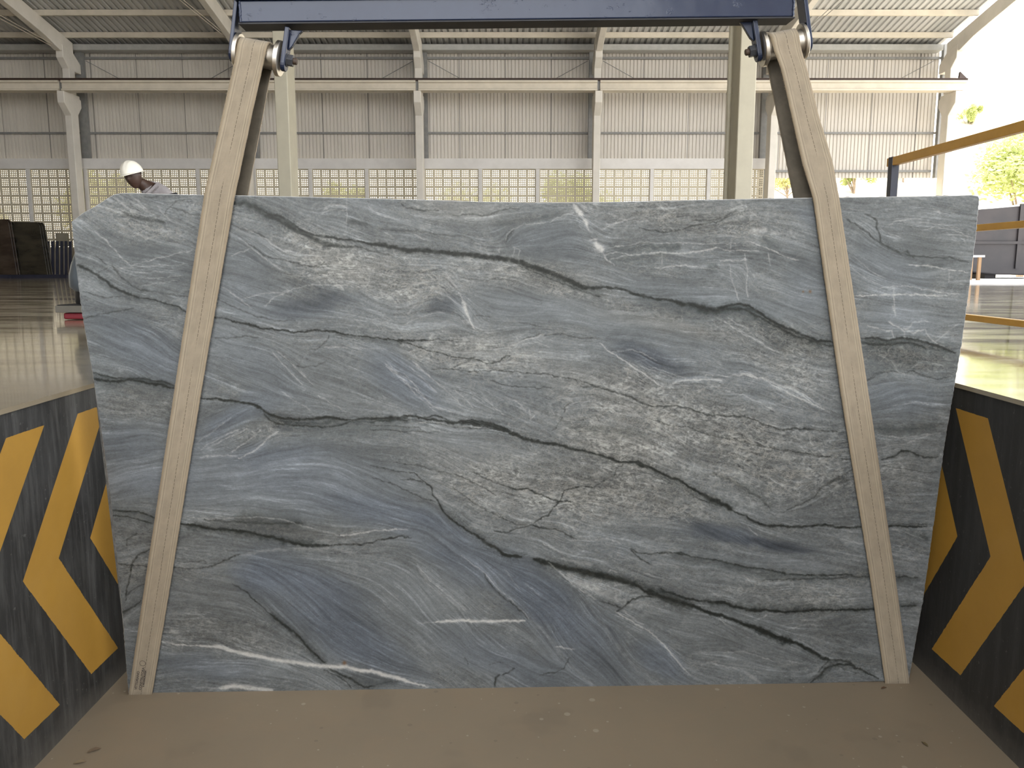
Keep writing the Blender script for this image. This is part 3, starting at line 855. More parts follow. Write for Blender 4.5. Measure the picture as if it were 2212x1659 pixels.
# ---------------------------------------------------------------- shared materials
M_beige = plain('painted_beige', (.66, .60, .50), (.58, .53, .44), rough=.55, scale=3)
M_cream = plain('painted_cream', (.50, .47, .37), (.46, .43, .34), rough=.45, scale=3)
M_pale = plain('painted_white', (.72, .70, .68), (.64, .62, .60), rough=.6, scale=2)
M_sheet = plain('galvanised_wall', (.60, .57, .52), (.50, .48, .44), rough=.42, scale=1.2, stretch=(1, 1, .12))
M_roof = plain('galvanised_roof', (.52, .52, .52), (.42, .43, .43), rough=.42, metal=.1, scale=1.5, stretch=(1, .08, 1))
M_dark_steel = plain('dark_steel', (.10, .10, .095), (.14, .135, .13), rough=.5)
M_grey_steel = plain('grey_steel', (.24, .24, .23), (.19, .19, .19), rough=.5)
M_rail = plain('crane_rail_steel', (.045, .025, .018), (.07, .04, .03), rough=.5)
M_yellow = plain('yellow_paint', (.66, .37, .075), (.58, .32, .065), rough=.4, scale=8)
M_navy = plain('navy_paint', (.012, .016, .035), (.02, .024, .045), rough=.35, scale=8)
M_low = plain('low_wall_render', (.40, .35, .28), (.33, .29, .23), rough=.8, scale=2)

def beam_paint():
    m, nt, b = node_mat('blue_gloss_paint')
    f = noise_n(nt, 9, 5, .6)
    nt.links.new(mix_n(nt, ramp_n(nt, f, .3, .7), (.011, .019, .050), (.016, .027, .062)), b.inputs['Base Color'])
    b.inputs['Roughness'].default_value = .24; b.inputs['Specular IOR Level'].default_value = .5; b.inputs['Coat Weight'].default_value = .12; b.inputs['Coat Roughness'].default_value = .1
    h = math_n(nt, 'ADD', math_n(nt, 'MULTIPLY', noise_n(nt, 5, 3, .5), .6), math_n(nt, 'MULTIPLY', ramp_n(nt, noise_n(nt, 26, 4, .7, stretch=(.6, 1, 1)), .60, .72), .16))
    bump_n(nt, b, h, .6, .010)
    return m
M_blue = beam_paint()
def steel_mat():
    m, nt, b = node_mat('turned_steel')
    b.inputs['Base Color'].default_value = (.62, .58, .52, 1); b.inputs['Metallic'].default_value = 1
    nt.links.new(math_n(nt, 'ADD', math_n(nt, 'MULTIPLY', noise_n(nt, 60, 3, .6, stretch=(1, .05, .05)), .2), .28), b.inputs['Roughness'])
    return m
M_turned = steel_mat()

# ---------------------------------------------------------------- floors and pit
XL, XR, FZ = -1.44, 1.53, 1.10
FRONT = -10.0  # unseen front edge of roof and walls, set back to cut frontal light
def floor_mat(name, c1, c2, c3, rough_lo, rough_hi, st):
    m, nt, b = node_mat(name)
    f = noise_n(nt, 1.3, 6, .62, stretch=st); g = noise_n(nt, .35, 3, .5)
    c = mix_n(nt, ramp_n(nt, f, .35, .68), c1, c2); c = mix_n(nt, ramp_n(nt, g, .45, .7), c, c3)
    nt.links.new(c, b.inputs['Base Color'])
    r = nt.nodes.new('ShaderNodeMapRange'); r.inputs[1].default_value = .35; r.inputs[2].default_value = .7
    r.inputs[3].default_value = rough_lo; r.inputs[4].default_value = rough_hi; nt.links.new(noise_n(nt, 2.2, 5, .6, stretch=st), r.inputs[0])
    nt.links.new(r.outputs[0], b.inputs['Roughness'])
    b.inputs['Coat Weight'].default_value = .35; b.inputs['Coat Roughness'].default_value = .06
    bump_n(nt, b, noise_n(nt, 3.5, 3, .5, stretch=st), .10, .01)
    return m
M_floor = floor_mat('polished_floor', (.29, .24, .165), (.23, .19, .13), (.33, .285, .21), .06, .20, (.45, 1.6, 1))
mb = MB()
PE = 3.65                                                            # far end of the pit
mb.box((-30, -3, .0), (XL, 30, FZ)); mb.box((XR, -3, .0), (15.3, 30, FZ)); mb.box((XL, PE, .0), (XR, 30, FZ))
# painted pit walls are separate; the floor slab has a thin nosing over them
mb.box((XL, -3, FZ - .015), (XL + .012, PE, FZ)); mb.box((XR - .012, -3, FZ - .015), (XR, PE, FZ))
struct(mb.build('floor', M_floor))

def pit_floor_mat():
    m, nt, b = node_mat('dusty_pit_floor')
    f = noise_n(nt, 1.6, 6, .6); g = noise_n(nt, 7, 5, .65)
    c = mix_n(nt, ramp_n(nt, f, .3, .7), (.265, .212, .150), (.235, .190, .137))
    c = mix_n(nt, math_n(nt, 'MULTIPLY', ramp_n(nt, g, .5, .75), .35), c, (.29, .215, .145))
    c = mix_n(nt, math_n(nt, 'MULTIPLY', ramp_n(nt, noise_n(nt, 3.1, 3, .5), .60, .66), .28), c, (.165, .135, .10))
    tc = nt.nodes.new('ShaderNodeTexCoord')
    for sc_, thr, colr, amt, sd in ((11, .105, (.46, .41, .32), .45, 0), (26, .09, (.50, .46, .36), .45, 3.3), (14, .11, (.15, .12, .09), .4, 8.7)):
        mp = nt.nodes.new('ShaderNodeMapping'); mp.inputs['Location'].default_value = (sd, sd * .7, 0); nt.links.new(tc.outputs['Object'], mp.inputs[0])
        v = nt.nodes.new('ShaderNodeTexVoronoi'); v.voronoi_dimensions = '2D'; v.inputs['Scale'].default_value = sc_; nt.links.new(mp.outputs[0], v.inputs['Vector'])
        sp = nt.nodes.new('ShaderNodeSeparateColor'); nt.links.new(v.outputs['Color'], sp.inputs[0])
        near = math_n(nt, 'LESS_THAN', v.outputs['Distance'], math_n(nt, 'MULTIPLY', sp.outputs[1], thr * 1.15))
        pick = math_n(nt, 'LESS_THAN', sp.outputs[0], .085)
        c = mix_n(nt, math_n(nt, 'MULTIPLY', math_n(nt, 'MULTIPLY', near, pick), amt), c, colr)
    nt.links.new(c, b.inputs['Base Color']); b.inputs['Roughness'].default_value = .62
    bump_n(nt, b, noise_n(nt, 40, 5, .6), .12, .004)
    return m
mb = MB(); mb.add([(XL - .2, -3, 0), (XR + .2, -3, 0), (XR + .2, PE + .05, 0), (XL - .2, PE + .05, 0)], [(0, 1, 2, 3)])
struct(mb.build('floor_pit', pit_floor_mat()))

def chevron_mat(name, k_up, k_dn, c0, streak):
    m, nt, b = node_mat(name)
    geo = nt.nodes.new('ShaderNodeNewGeometry'); sp = nt.nodes.new('ShaderNodeSeparateXYZ'); nt.links.new(geo.outputs['Position'], sp.inputs[0])
    jit = math_n(nt, 'MULTIPLY', math_n(nt, 'SUBTRACT', noise_n(nt, 40, 4, .6), .5), .005)
    y = math_n(nt, 'ADD', sp.outputs['Y'], jit); z = math_n(nt, 'ADD', sp.outputs['Z'], jit)
    dz = math_n(nt, 'SUBTRACT', z, .578)
    up = math_n(nt, 'MULTIPLY', math_n(nt, 'MAXIMUM', dz, 0), k_up); dn = math_n(nt, 'MULTIPLY', math_n(nt, 'MAXIMUM', math_n(nt, 'MULTIPLY', dz, -1), 0), k_dn)
    c = math_n(nt, 'SUBTRACT', math_n(nt, 'SUBTRACT', y, math_n(nt, 'ADD', up, dn)), c0 - 7.7)
    fr = math_n(nt, 'FRACT', math_n(nt, 'DIVIDE', c, .385))
    band = math_n(nt, 'LESS_THAN', fr, .495)
    msk = math_n(nt, 'MULTIPLY', math_n(nt, 'GREATER_THAN', z, .115), math_n(nt, 'LESS_THAN', z, 1.012))
    band = math_n(nt, 'MULTIPLY', band, msk)
    str_ = noise_n(nt, 9, 6, .72, stretch=(1, 4.0, .35)); fine = noise_n(nt, 60, 4, .6)
    blk = mix_n(nt, math_n(nt, 'MULTIPLY', ramp_n(nt, str_, .46, .74), streak), (.026, .026, .026), (.17, .17, .165))
    blk = mix_n(nt, math_n(nt, 'MULTIPLY', ramp_n(nt, noise_n(nt, 2.2, 5, .6), .45, .7), streak * .6), blk, (.12, .12, .12))
    blk = mix_n(nt, ramp_n(nt, fine, .66, .72), blk, (.11, .11, .105))
    # scuffed foot of the wall
    foot = math_n(nt, 'MULTIPLY', ramp_n(nt, math_n(nt, 'ADD', z, math_n(nt, 'MULTIPLY', noise_n(nt, 18, 4, .6), .10)), .13, .05), .45)
    blk = mix_n(nt, foot, blk, (.15, .14, .125))
    yel = mix_n(nt, ramp_n(nt, noise_n(nt, 5, 6, .65), .3, .7), (.46, .255, .042), (.40, .22, .038))
    yel = mix_n(nt, math_n(nt, 'MULTIPLY', ramp_n(nt, noise_n(nt, 2, 4, .6), .55, .75), .5), yel, (.50, .30, .08))
    nt.links.new(mix_n(nt, band, blk, yel), b.inputs['Base Color']); b.inputs['Roughness'].default_value = .55
    bump_n(nt, b, noise_n(nt, 30, 6, .65), .25, .004)
    return m
mb = MB(); mb.box((XL - .10, -3, 0), (XL + .001, PE, FZ - .015)); struct(mb.build('wall_left', chevron_mat('chevrons_left', .85, .70, 2.273, .5)))
mb = MB(); mb.box((XR - .001, -3, 0), (XR + .10, PE, FZ - .015)); struct(mb.build('wall_right', chevron_mat('chevrons_right', .62, .645, 2.29, .18)))
mb = MB(); mb.box((XL, PE, 0), (XR, PE + .1, FZ - .001)); struct(mb.build('wall_end', plain('pit_end', (.05, .05, .05), rough=.6)))

# yard outside: low apron in front, level ground and a rising bank behind
M_yard = plain('pale_earth', (.62, .57, .48), (.52, .47, .37), rough=.9, scale=.5)
mb = MB(); mb.add([(-60, -60, -.005), (60, -60, -.005), (60, -3, -.005), (-60, -3, -.005)], [(0, 1, 2, 3)]); struct(mb.build('ground_yard', plain('yard_concrete', (.45, .42, .37), rough=.8, scale=.6)))
mb = MB()
gx = [-60 + i * 4 for i in range(41)]; gy = [-2.99, 10, 20, 30, 33, 36, 40, 45, 50, 56, 62, 70]
rnd = random.Random(4)
def bank(x, y):
    t = max(0, y - 36) / 26; side = min(1, max(0, (x + 25) / 30))
    return 1.0 + min(1, t) * (8 + 6 * side) + (.4 * math.sin(x * .7 + y) if y > 38 else 0)
gx2 = [x for x in gx if x >= 15.3]
vs = [(x, y, bank(x, y) if y > 30 else 1.0) for y in gy for x in ([15.3] + gx2)]
nx = len(gx2) + 1
mb.add(vs, [(j * nx + i, j * nx + i + 1, (j + 1) * nx + i + 1, (j + 1) * nx + i) for j in range(len(gy) - 1) for i in range(nx - 1)])
gx3 = [x for x in gx if x < 15.3] + [15.3]; gy3 = [y for y in gy if y >= 30]; nx = len(gx3)
mb.add([(x, y, bank(x, y) if y > 30 else 1.0) for y in gy3 for x in gx3], [(j * nx + i, j * nx + i + 1, (j + 1) * nx + i + 1, (j + 1) * nx + i) for j in range(len(gy3) - 1) for i in range(nx - 1)])
struct(mb.build('ground', M_yard, smooth=True))
mb = MB(); mb.box((5.5, 17.0, FZ), (15.3, 24.5, FZ + .03)); struct(mb.build('trim_1', plain('white_apron', (.80, .80, .82), rough=.7)))

# ---------------------------------------------------------------- far wall of the hall
WY = 28.3
def corrugated(mbx, x0, x1, z0, z1, y, pitch=.12, amp=.028):
    n = int(round((x1 - x0) / pitch)); vs = []
    for i in range(n):
        x = x0 + i * pitch
        vs += [(x, y), (x + pitch * .62, y), (x + pitch * .72, y + amp), (x + pitch * .9, y + amp)]
    vs.append((x0 + n * pitch, y))
    b = len(vs); mbx.add([(a, c, z0) for a, c in vs] + [(a, c, z1) for a, c in vs], [(i, i + 1, i + 1 + b, i + b) for i in range(b - 1)])
def sheet_wall_mat():
    m, nt, b = node_mat('wall_sheeting')
    geo = nt.nodes.new('ShaderNodeNewGeometry'); sp = nt.nodes.new('ShaderNodeSeparateXYZ'); nt.links.new(geo.outputs['Position'], sp.inputs[0])
    fr = math_n(nt, 'FRACT', math_n(nt, 'DIVIDE', math_n(nt, 'ADD', sp.outputs['X'], 60.3), 1.54))
    seam = math_n(nt, 'LESS_THAN', fr, .022)
    cell = math_n(nt, 'FLOOR', math_n(nt, 'DIVIDE', math_n(nt, 'ADD', sp.outputs['X'], 60), .12))
    wn = nt.nodes.new('ShaderNodeTexWhiteNoise'); wn.noise_dimensions = '1D'; nt.links.new(cell, wn.inputs['W'])
    c = mix_n(nt, ramp_n(nt, noise_n(nt, 1.1, 5, .6, stretch=(1, 1, .15)), .3, .7), (.66, .62, .56), (.58, .545, .49))
    c = mix_n(nt, math_n(nt, 'MULTIPLY', wn.outputs['Value'], .28), c, (.50, .47, .43))
    c = mix_n(nt, math_n(nt, 'MULTIPLY', seam, .7), c, (.16, .15, .14))
    nt.links.new(c, b.inputs['Base Color']); b.inputs['Roughness'].default_value = .45
    return m
M_wsheet = sheet_wall_mat()
mb = MB(); zt = 8.75
corrugated(mb, -30, 8.6, 4.95, zt, WY); corrugated(mb, 8.6, 14.24, 4.42, zt, WY)
struct(mb.build('wall_back', M_wsheet))
mb = MB(); mb.box((-30.1, FRONT - .1, 0), (-8.5, FRONT, 16.3)); mb.box((3.6, FRONT - .1, 0), (9, FRONT, 16.3)); struct(mb.build('wall_front_light_block', M_sheet))  # unseen pieces added behind the camera to dim the left hall and shape beam reflections
mb = MB(); mb.box((-30.1, FRONT, 0), (-30, 28.4, 16)); struct(mb.build('wall_far_left', M_low))
# rendered band over the perforated panels and the low wall under them
mb = MB(); mb.box((-30, 27.9, 4.68), (8.66, 28.25, 5.02)); struct(mb.build('trim_2', M_pale))
mb = MB(); mb.box((-30, 27.9, FZ), (8.66, 28.15, 2.06)); struct(mb.build('wall_low', M_low))

COLX = [-20.15, -14.36, -8.70, -3.02, 2.76, 8.50, 14.22]
NAMES = ['the left out-of-view column', 'the leftmost wall column', 'the column behind the left sling', 'the centre-left wall column', 'the centre-right wall column', 'the column beside the right sling', 'the column at the open right end']
CLAB = ['just outside the left edge of the view', 'leftmost in view, above the worker', 'hidden behind the left sling', 'left of the middle of the slab', 'right of the middle of the slab', 'beside the right sling', 'at the open right end of the hall']
# perforated panels: 4 x 4 clusters of square holes
PZ0, PZ1 = 2.06, 4.68
def perforated_mesh(ncx, pitch_c=.302, ncz=9):
    W = ncx * pitch_c; Hh = PZ1 - PZ0; cz = Hh / ncz
    def cuts(n, c):
        q = [0.0]
        for k in range(n):
            o = k * c; h = c * .205
            for j in range(4):
                a = o + c * .5 + (j - 1.5) * h
                q += [a - h * .25, a + h * .25]
        q.append(n * c); return q
    xs, zs = cuts(ncx, pitch_c), cuts(ncz, cz); nx, nz = len(xs), len(zs)
    vs = [(x, 0, z) for z in zs for x in xs] + [(x, .035, z) for z in zs for x in xs]; fs = []; o = nx * nz
    hole = lambda i, j: i % 2 == 1 and j % 2 == 1
    for j in range(nz - 1):
        for i in range(nx - 1):
            a = j * nx + i
            q = (a, a + 1, a + 1 + nx, a + nx)
            if hole(i, j):
                for u, v in ((q[0], q[1]), (q[1], q[2]), (q[2], q[3]), (q[3], q[0])): fs.append((v, u, u + o, v + o))
            else:
                fs.append(q); fs.append(tuple(k + o for k in reversed(q)))
    me = bpy.data.meshes.new('perforated_panel'); me.from_pydata(vs, [], fs); me.update(); me.materials.append(M_perf); return me, W
M_perf = plain('perforated_render', (.60, .54, .42), (.54, .49, .38), rough=.65, scale=2)
pm6, W6 = perforated_mesh(6)
PLAB = ['first', 'second', 'third']
for b in range(5):
    x0 = COLX[b] + .17; pitch = (COLX[b + 1] - COLX[b]) / 3
    for k in range(3):
        px = COLX[b] + k * pitch + .09
        o = bpy.data.objects.new('perforated_panel', pm6); COL.objects.link(o); o.location = (px, 27.98, PZ0)
        o.scale.x = (pitch - (0 if (b, k) == (1, 0) else .12)) / W6
        tag(o, '%s perforated ventilation panel to the right of %s' % (PLAB[k], NAMES[b]), 'wall panel', 'perforated ventilation panels along the far wall')
        if b == 2 - 1 and k == 1: continue
        mp_ = MB(); mp_.box((px - .12, 27.93, PZ0), (px, 28.1, PZ1)); mp = mp_.build('panel_post', M_pale)
        tag(mp, 'pale post left of the %s perforated panel right of %s' % (PLAB[k], NAMES[b]), 'post', 'uprights between the perforated panels')
    # filler where no upright stands
# girts
for nm, z, x0, x1, h, where in (('wall_rail', 8.30, -30, 14.3, .07, 'high under the eaves'), ('wall_rail', 5.89, -30, 14.26, .06, 'halfway up the sheet wall'), ('wall_rail', 4.64, 8.75, 14.2, .07, 'at the bottom of the right bay')):
    mb = MB(); mb.box((x0, 28.2, z - h / 2), (x1, 28.29, z + h / 2)); o = mb.build(nm, M_grey_steel)
    tag(o, 'dark horizontal steel rail on the corrugated wall, ' + where, 'wall rail')
for i, X in enumerate(COLX):
    if i == 0: continue
    sx = -.03 * (X / 10)
    mb = MB(); x = X * 1.004 + (.10 if X < 0 else -.1); z0 = 5.02 if i < 5 else (4.4 if i == 6 else FZ)
    mb.box((x - .12 if i != 6 else 14.25, 28.02, z0), (x + .12 if i != 6 else 14.33, 28.2, 8.7)); o = mb.build('wall_post', M_grey_steel)
    tag(o, 'dark steel wall post behind %s' % NAMES[i], 'post')
# columns with corbels and caps
def column_mesh():
    mb = MB(); w = .115
    low = [(27.2, FZ), (27.62, FZ), (27.62, 6.35), (27.86, 6.62), (27.86, 6.86), (27.78, 6.90), (27.78, 6.98), (26.82, 6.98), (26.82, 6.62), (27.2, 6.28)]
    mb.prism(low, 'x', -w, w)
    up = [(27.25, 6.98), (27.6, 6.98), (27.6, 7.72), (28.0, 7.72), (28.0, 8.02), (27.5, 8.35), (26.95, 8.42), (26.95, 8.02), (27.25, 7.75)]
    mb.prism(up, 'x', -w, w)
    return mb.mesh('concrete_column')
cm = column_mesh(); cm.materials.append(M_pale2 := plain('column_paint', (.70, .66, .60), (.62, .59, .53), rough=.55, scale=2))
SL = .19
for i, X in enumerate(COLX):
    o = bpy.data.objects.new('concrete_column', cm); COL.objects.link(o); o.location = (X, 0, 0)
    bvm = o.modifiers.new('bevel', 'BEVEL'); bvm.width = .012; bvm.limit_method = 'ANGLE'
    tag(o, 'pale precast wall column with corbel, %s' % CLAB[i], 'column', 'columns along the far wall')
    # rafter
    mb = MB(); z0 = 8.36
    top = lambda y: 8.62 + SL * (27.6 - y)
    prof = [(27.62, 8.22), (27.62, top(27.62))]
    prof += [(FRONT, top(FRONT)), (FRONT, top(FRONT) - .46)]
    for y in (20, 24, 25.2, 26.1, 26.6, 26.85): prof.append((y, top(y) - .46 - (0 if y < 26 else .06 * (y - 26) * 2)))
    prof += [(27.0, 8.26)]
    mb.prism(prof, 'x', X - .10, X + .10)
    o = mb.build('roof_rafter', M_pale2, bevel=.012); tag(o, 'pale sloping roof rafter rising from %s' % NAMES[i], 'rafter', 'roof rafters')
# crane girders, one span each, and the running rail on top
for i in range(6):
    a, b = COLX[i] + .045, COLX[i + 1] - .045
    if i == 5: b = 14.45
    root = thing('crane_girder', ((a + b) / 2, 27.0, 6.98), 'pale crane girder, the span right of %s' % NAMES[i], 'girder', 'crane girders along the far wall')
    mb = MB(); mb.prism([(26.80, 6.98), (27.2, 6.98), (27.2, 7.03), (27.06, 7.05), (27.06, 7.21), (27.2, 7.23), (27.2, 7.29), (26.80, 7.29), (26.80, 7.23), (26.86, 7.21), (26.86, 7.05), (26.80, 7.03)], 'x', a, b)
    mb.build('girder_body', M_beige, root)
    if i < 5:
        mb = MB(); mb.box((b, 26.9, 7.0), (b + .09, 27.15, 7.28)); mb.build('joint_plate', M_grey_steel, root)
mb = MB(); mb.box((-30, 26.85, 7.29), (14.48, 26.93, 7.345)); mb.box((-30, 26.80, 7.335), (14.45, 26.98, 7.355)); mb.prism([(14.2, 7.355), (14.45, 7.355), (14.22, 7.56)], 'y', 26.85, 26.95)
tag(mb.build('crane_rail', M_rail), 'dark crane rail running along the top of the pale girders', 'rail')
# bracing rods high on the wall
k = 0
for i in range(1, 6):
    for s in (1, -1):
        xa = COLX[i] + .25 if s > 0 else COLX[i + 1] - .25; xb = xa + s * 1.75
        mb = MB(); mb.tube([(xa, 28.1, 8.18), (xb, 28.1, 7.25)], .012, 6); o = mb.build('brace_rod', M_grey_steel)
        tag(o, 'thin brace rod sloping down %s from %s' % ('rightwards' if s > 0 else 'leftwards', NAMES[i] if s > 0 else NAMES[i + 1]), 'brace rod', 'brace rods under the eaves')
# purlins, gutter, roof
def purlin(Y, lab, dz=0):
    z = 8.60 + SL * (27.6 - Y) + dz
    mb = MB(); mb.prism([(Y - .03, z), (Y + .06, z), (Y + .06, z + .02), (Y, z + .02), (Y, z + .14), (Y + .06, z + .14), (Y + .06, z + .16), (Y - .03, z + .16)], 'x', -30, 14.08)
    tag(mb.build('roof_purlin', M_beige), 'beige roof purlin, ' + lab, 'purlin', 'roof purlins')
purlin(27.2, 'lowest one just above the gutter'); purlin(25.8, 'second one up from the gutter'); 
mb = MB(); mb.prism([(27.75, 8.44), (28.2, 8.44), (28.2, 8.62), (27.75, 8.62)], 'x', -30, 14.08)
tag(mb.build('eave_gutter', plain('gutter_grey', (.44, .44, .42), rough=.4)), 'long grey eave gutter at the top of the corrugated wall', 'gutter')
mb = MB(); prof = []; x = -30.0
while x < 14.0:
    prof += [(x, 0), (x + .10, 0), (x + .125, .04), (x + .175, .04)]; x += .2
n = len(prof)
def zr(y): return 8.60 + .165 + SL * (27.6 - y)
mb.add([(a, 28.6, zr(28.6) + c) for a, c in prof] + [(a, FRONT, zr(FRONT) + c) for a, c in prof], [(i, i + 1, i + 1 + n, i + n) for i in range(n - 1)])
struct(mb.build('ceiling', M_roof))
# thin stay cables by the rafters
for i, s, (pa, pb) in ((1, 1, ((0, 33), (118, 98))), (1, -1, ((0, 40), (112, 100))), (2, 1, ((388, 0), (496, 88))), (2, -1, ((396, 0), (498, 84))), (5, 1, ((1812, 0), (1745, 62))), (5, -1, ((1822, 0), (1748, 66)))):
    A = on_y(pa[0], pa[1], 23.0 if i != 5 else 22.0); B = on_y(pb[0], pb[1], 26.7); A2 = A + (A - B) * .6
    mb = MB(); mb.tube([A2, B], .009, 6)
    tag(mb.build('stay_cable', M_grey_steel if i == 5 else M_beige), '%s thin stay cable beside the rafter of %s' % ('upper' if s > 0 else 'lower', NAMES[i]), 'cable', 'stay cables under the roof')

# near columns (second row of the hall) with downpipes
for (xa, xb, Y, d, lab, pipe_x) in ((-5.348, -5.045, 19, .66, 'tall cream column behind the slab, just right of the left lifting sling', -5.40), (5.11, 5.49, 19, .80, 'tall cream column behind the slab, left of the right lifting sling', 5.02)):
    root = thing('hall_column', ((xa + xb) / 2, Y + d / 2, FZ), lab, 'column')
    mb = MB(); mb.box((xa, Y, FZ), (xb, Y + d, 10.15)); mb.build('column_shaft', M_cream, root, bevel=.02)
    mb = MB(); mb.tube([(pipe_x, Y + d * .62, FZ), (pipe_x, Y + d * .62, 10.0)], .055, 14)
    for z in (3.6, 5.4, 7.2): mb.tube([(pipe_x, Y + d * .62, z), (pipe_x, Y + d * .62, z + .05)], .065, 14)
    mb.build('downpipe', M_cream, root, smooth=50)

# ---------------------------------------------------------------- the hanging slab
P0 = Vector((0, 2.715, .02)); NN = Vector((.028, -1, -.07)).normalized()
TOP = [(155, 480), (178, 462), (205, 447), (228, 432), (247, 421), (265, 418), (300, 418.5), (420, 421.5), (560, 424), (740, 428), (900, 432), (1040, 436.5), (1140, 438.5), (1230, 438.5), (1330, 437), (1500, 433), (1650, 430), (1800, 427.5), (1950, 425.5), (2060, 423.5), (2098, 422), (2113, 424.5), (2115, 430)]
BOT = [(278, 1497), (330, 1497), (500, 1496), (700, 1494), (900, 1491), (1100, 1488), (1300, 1485), (1500, 1482), (1700, 1477), (1915, 1471), (1963, 1468)]
LEF = [(155, 480), (165, 575), (178, 680), (203, 820), (222, 950), (240, 1080), (256, 1230), (268, 1370), (278, 1497)]
RIG = [(2115, 430), (2108, 505), (2091, 640), (2077, 740), (2059, 850), (2040, 960), (2017, 1130), (1993, 1300), (1963, 1468)]
def curve(pts, n, jag=0, seed=0):
    P = np.array(pts, float); L = np.r_[0, np.cumsum(np.hypot(*(P[1:] - P[:-1]).T))]; t = np.linspace(0, L[-1], n)
    C_ = np.c_[np.interp(t, L, P[:, 0]), np.interp(t, L, P[:, 1])]
    if jag:
        r = np.random.RandomState(seed); q = np.convolve(r.randn(n + 8), np.ones(5) / 5, 'same')[4:-4] * jag; q[:6] = 0; q[-6:] = 0
        C_ = C_ + np.c_[q, q * .6]
    return C_
NU, NV = 1440, 800
uu = np.linspace(0, 1, NU); vv = np.linspace(0, 1, NV)
Tc = curve(TOP, NU, .25, 1); Bc = curve(BOT, NU); Lc = curve(LEF, NV, .8, 2); Rc = curve(RIG, NV, .7, 3)
U, V = np.meshgrid(uu, vv)
S = (1 - V)[..., None] * Tc[None] + V[..., None] * Bc[None] + (1 - U)[..., None] * Lc[:, None] + U[..., None] * Rc[:, None]
S -= ((1 - U) * (1 - V))[..., None] * Tc[0] + (U * (1 - V))[..., None] * Tc[-1] + ((1 - U) * V)[..., None] * Bc[0] + (U * V)[..., None] * Bc[-1]
def px_to_plane(A, off=0.0):
    a = (A[..., 0] - CX) / F_PX; b = (CY - A[..., 1]) / F_PX
    D = np.stack([a, _c + b * _s, -_s + b * _c], -1); n = np.array(NN); o = np.array([0, 0, CAM_Z]); p = np.array(P0) + n * off
    t = ((p - o) @ n) / (D @ n); return o + D * t[..., None]
W3 = px_to_plane(S)
pat, PX, PY = slab_pattern()
fx = np.clip((S[..., 0] - SLAB_X0) / SLAB_STEP, 0, SLAB_NX - 1.001); fy = np.clip((S[..., 1] - SLAB_Y0) / SLAB_STEP, 0, SLAB_NY - 1.001)
ix = fx.astype(int); iy = fy.astype(int); fx = (fx - ix)[..., None]; fy = (fy - iy)[..., None]
colr = (pat[iy, ix] * (1 - fx) + pat[iy, ix + 1] * fx) * (1 - fy) + (pat[iy + 1, ix] * (1 - fx) + pat[iy + 1, ix + 1] * fx) * fy
motv = colr[..., 3]; colr = colr[..., :3]
lin = np.where(colr <= .04045, colr / 12.92, ((colr + .055) / 1.055) ** 2.4) * .79
nv = NU * NV
# rim: front boundary loop -> arris ring -> back ring
loop = [(0, i) for i in range(NU)] + [(j, NU - 1) for j in range(1, NV)] + [(NV - 1, i) for i in range(NU - 2, -1, -1)] + [(j, 0) for j in range(NV - 2, 0, -1)]
lidx = np.array([j * NU + i for j, i in loop]); ctr = W3.reshape(-1, 3).mean(0); nl = len(loop)
front = W3.reshape(-1, 3)[lidx]; nrm = np.array(NN)
out = np.roll(front, -1, 0) - np.roll(front, 1, 0); out = np.cross(out, nrm); out /= np.linalg.norm(out, axis=1)[:, None] + 1e-9
if ((front - ctr) * out).sum() < 0: out = -out
rj = np.random.RandomState(9); rough_ = np.convolve(rj.randn(nl + 10), np.ones(7) / 7, 'same')[5:-5]
ring1 = front + out * .0016 - nrm * .0018
ring2 = front + out * (.0012 + .0016 * np.clip(rough_, 0, 3))[:, None] - nrm * (.020 + .001 * rough_)[:, None]
verts = np.concatenate([W3.reshape(-1, 3), ring1, ring2])
jj, ii = np.mgrid[0:NV - 1, 0:NU - 1]; a = (jj * NU + ii).ravel(); quads = np.c_[a, a + NU, a + NU + 1, a + 1]
r0 = lidx; r1 = nv + np.arange(nl); r2 = nv + nl + np.arange(nl); nx_ = lambda r: np.roll(r, -1)
q1 = np.c_[r0, nx_(r0), nx_(r1), r1]; q2 = np.c_[r1, nx_(r1), nx_(r2), r2]
# back face as a sparse grid strip: connect top ring2 to bottom ring2
quads = np.concatenate([quads, q1, q2]); nq = len(quads)
top_r = nv + nl + np.arange(NU); bot_r = nv + nl + (NU - 1 + NV - 1) + np.arange(NU)[::-1]
qb = np.c_[top_r[:-1], top_r[1:], bot_r[1:], bot_r[:-1]]
quads = np.concatenate([quads, qb])
me = bpy.data.meshes.new('stone_slab'); me.vertices.add(len(verts)); me.vertices.foreach_set('co', verts.astype(np.float32).ravel())
me.loops.add(quads.size); me.loops.foreach_set('vertex_index', quads.astype(np.int32).ravel())
me.polygons.add(len(quads)); me.polygons.foreach_set('loop_start', np.arange(0, quads.size, 4, dtype=np.int32))
mi = np.zeros(len(quads), np.int32); mi[(NV - 1) * (NU - 1):] = 1; mi[(NV - 1) * (NU - 1) + nl:] = 2
me.polygons.foreach_set('material_index', mi); me.update(calc_edges=True)
at_ = me.attributes.new('stone', 'FLOAT_COLOR', 'POINT'); cc = np.ones((len(verts), 4), np.float32); cc[:nv, :3] = lin.reshape(-1, 3); cc[nv:, :3] = .16; cc[:nv, 3] = motv.ravel()
at_.data.foreach_set('color', cc.ravel())
m, nt, b = node_mat('polished_quartzite')
an = nt.nodes.new('ShaderNodeAttribute'); an.attribute_name = 'stone'
gr = noise_n(nt, 420, 3, .7); gr2 = noise_n(nt, 120, 4, .7, stretch=(.6, 1, 1.3))
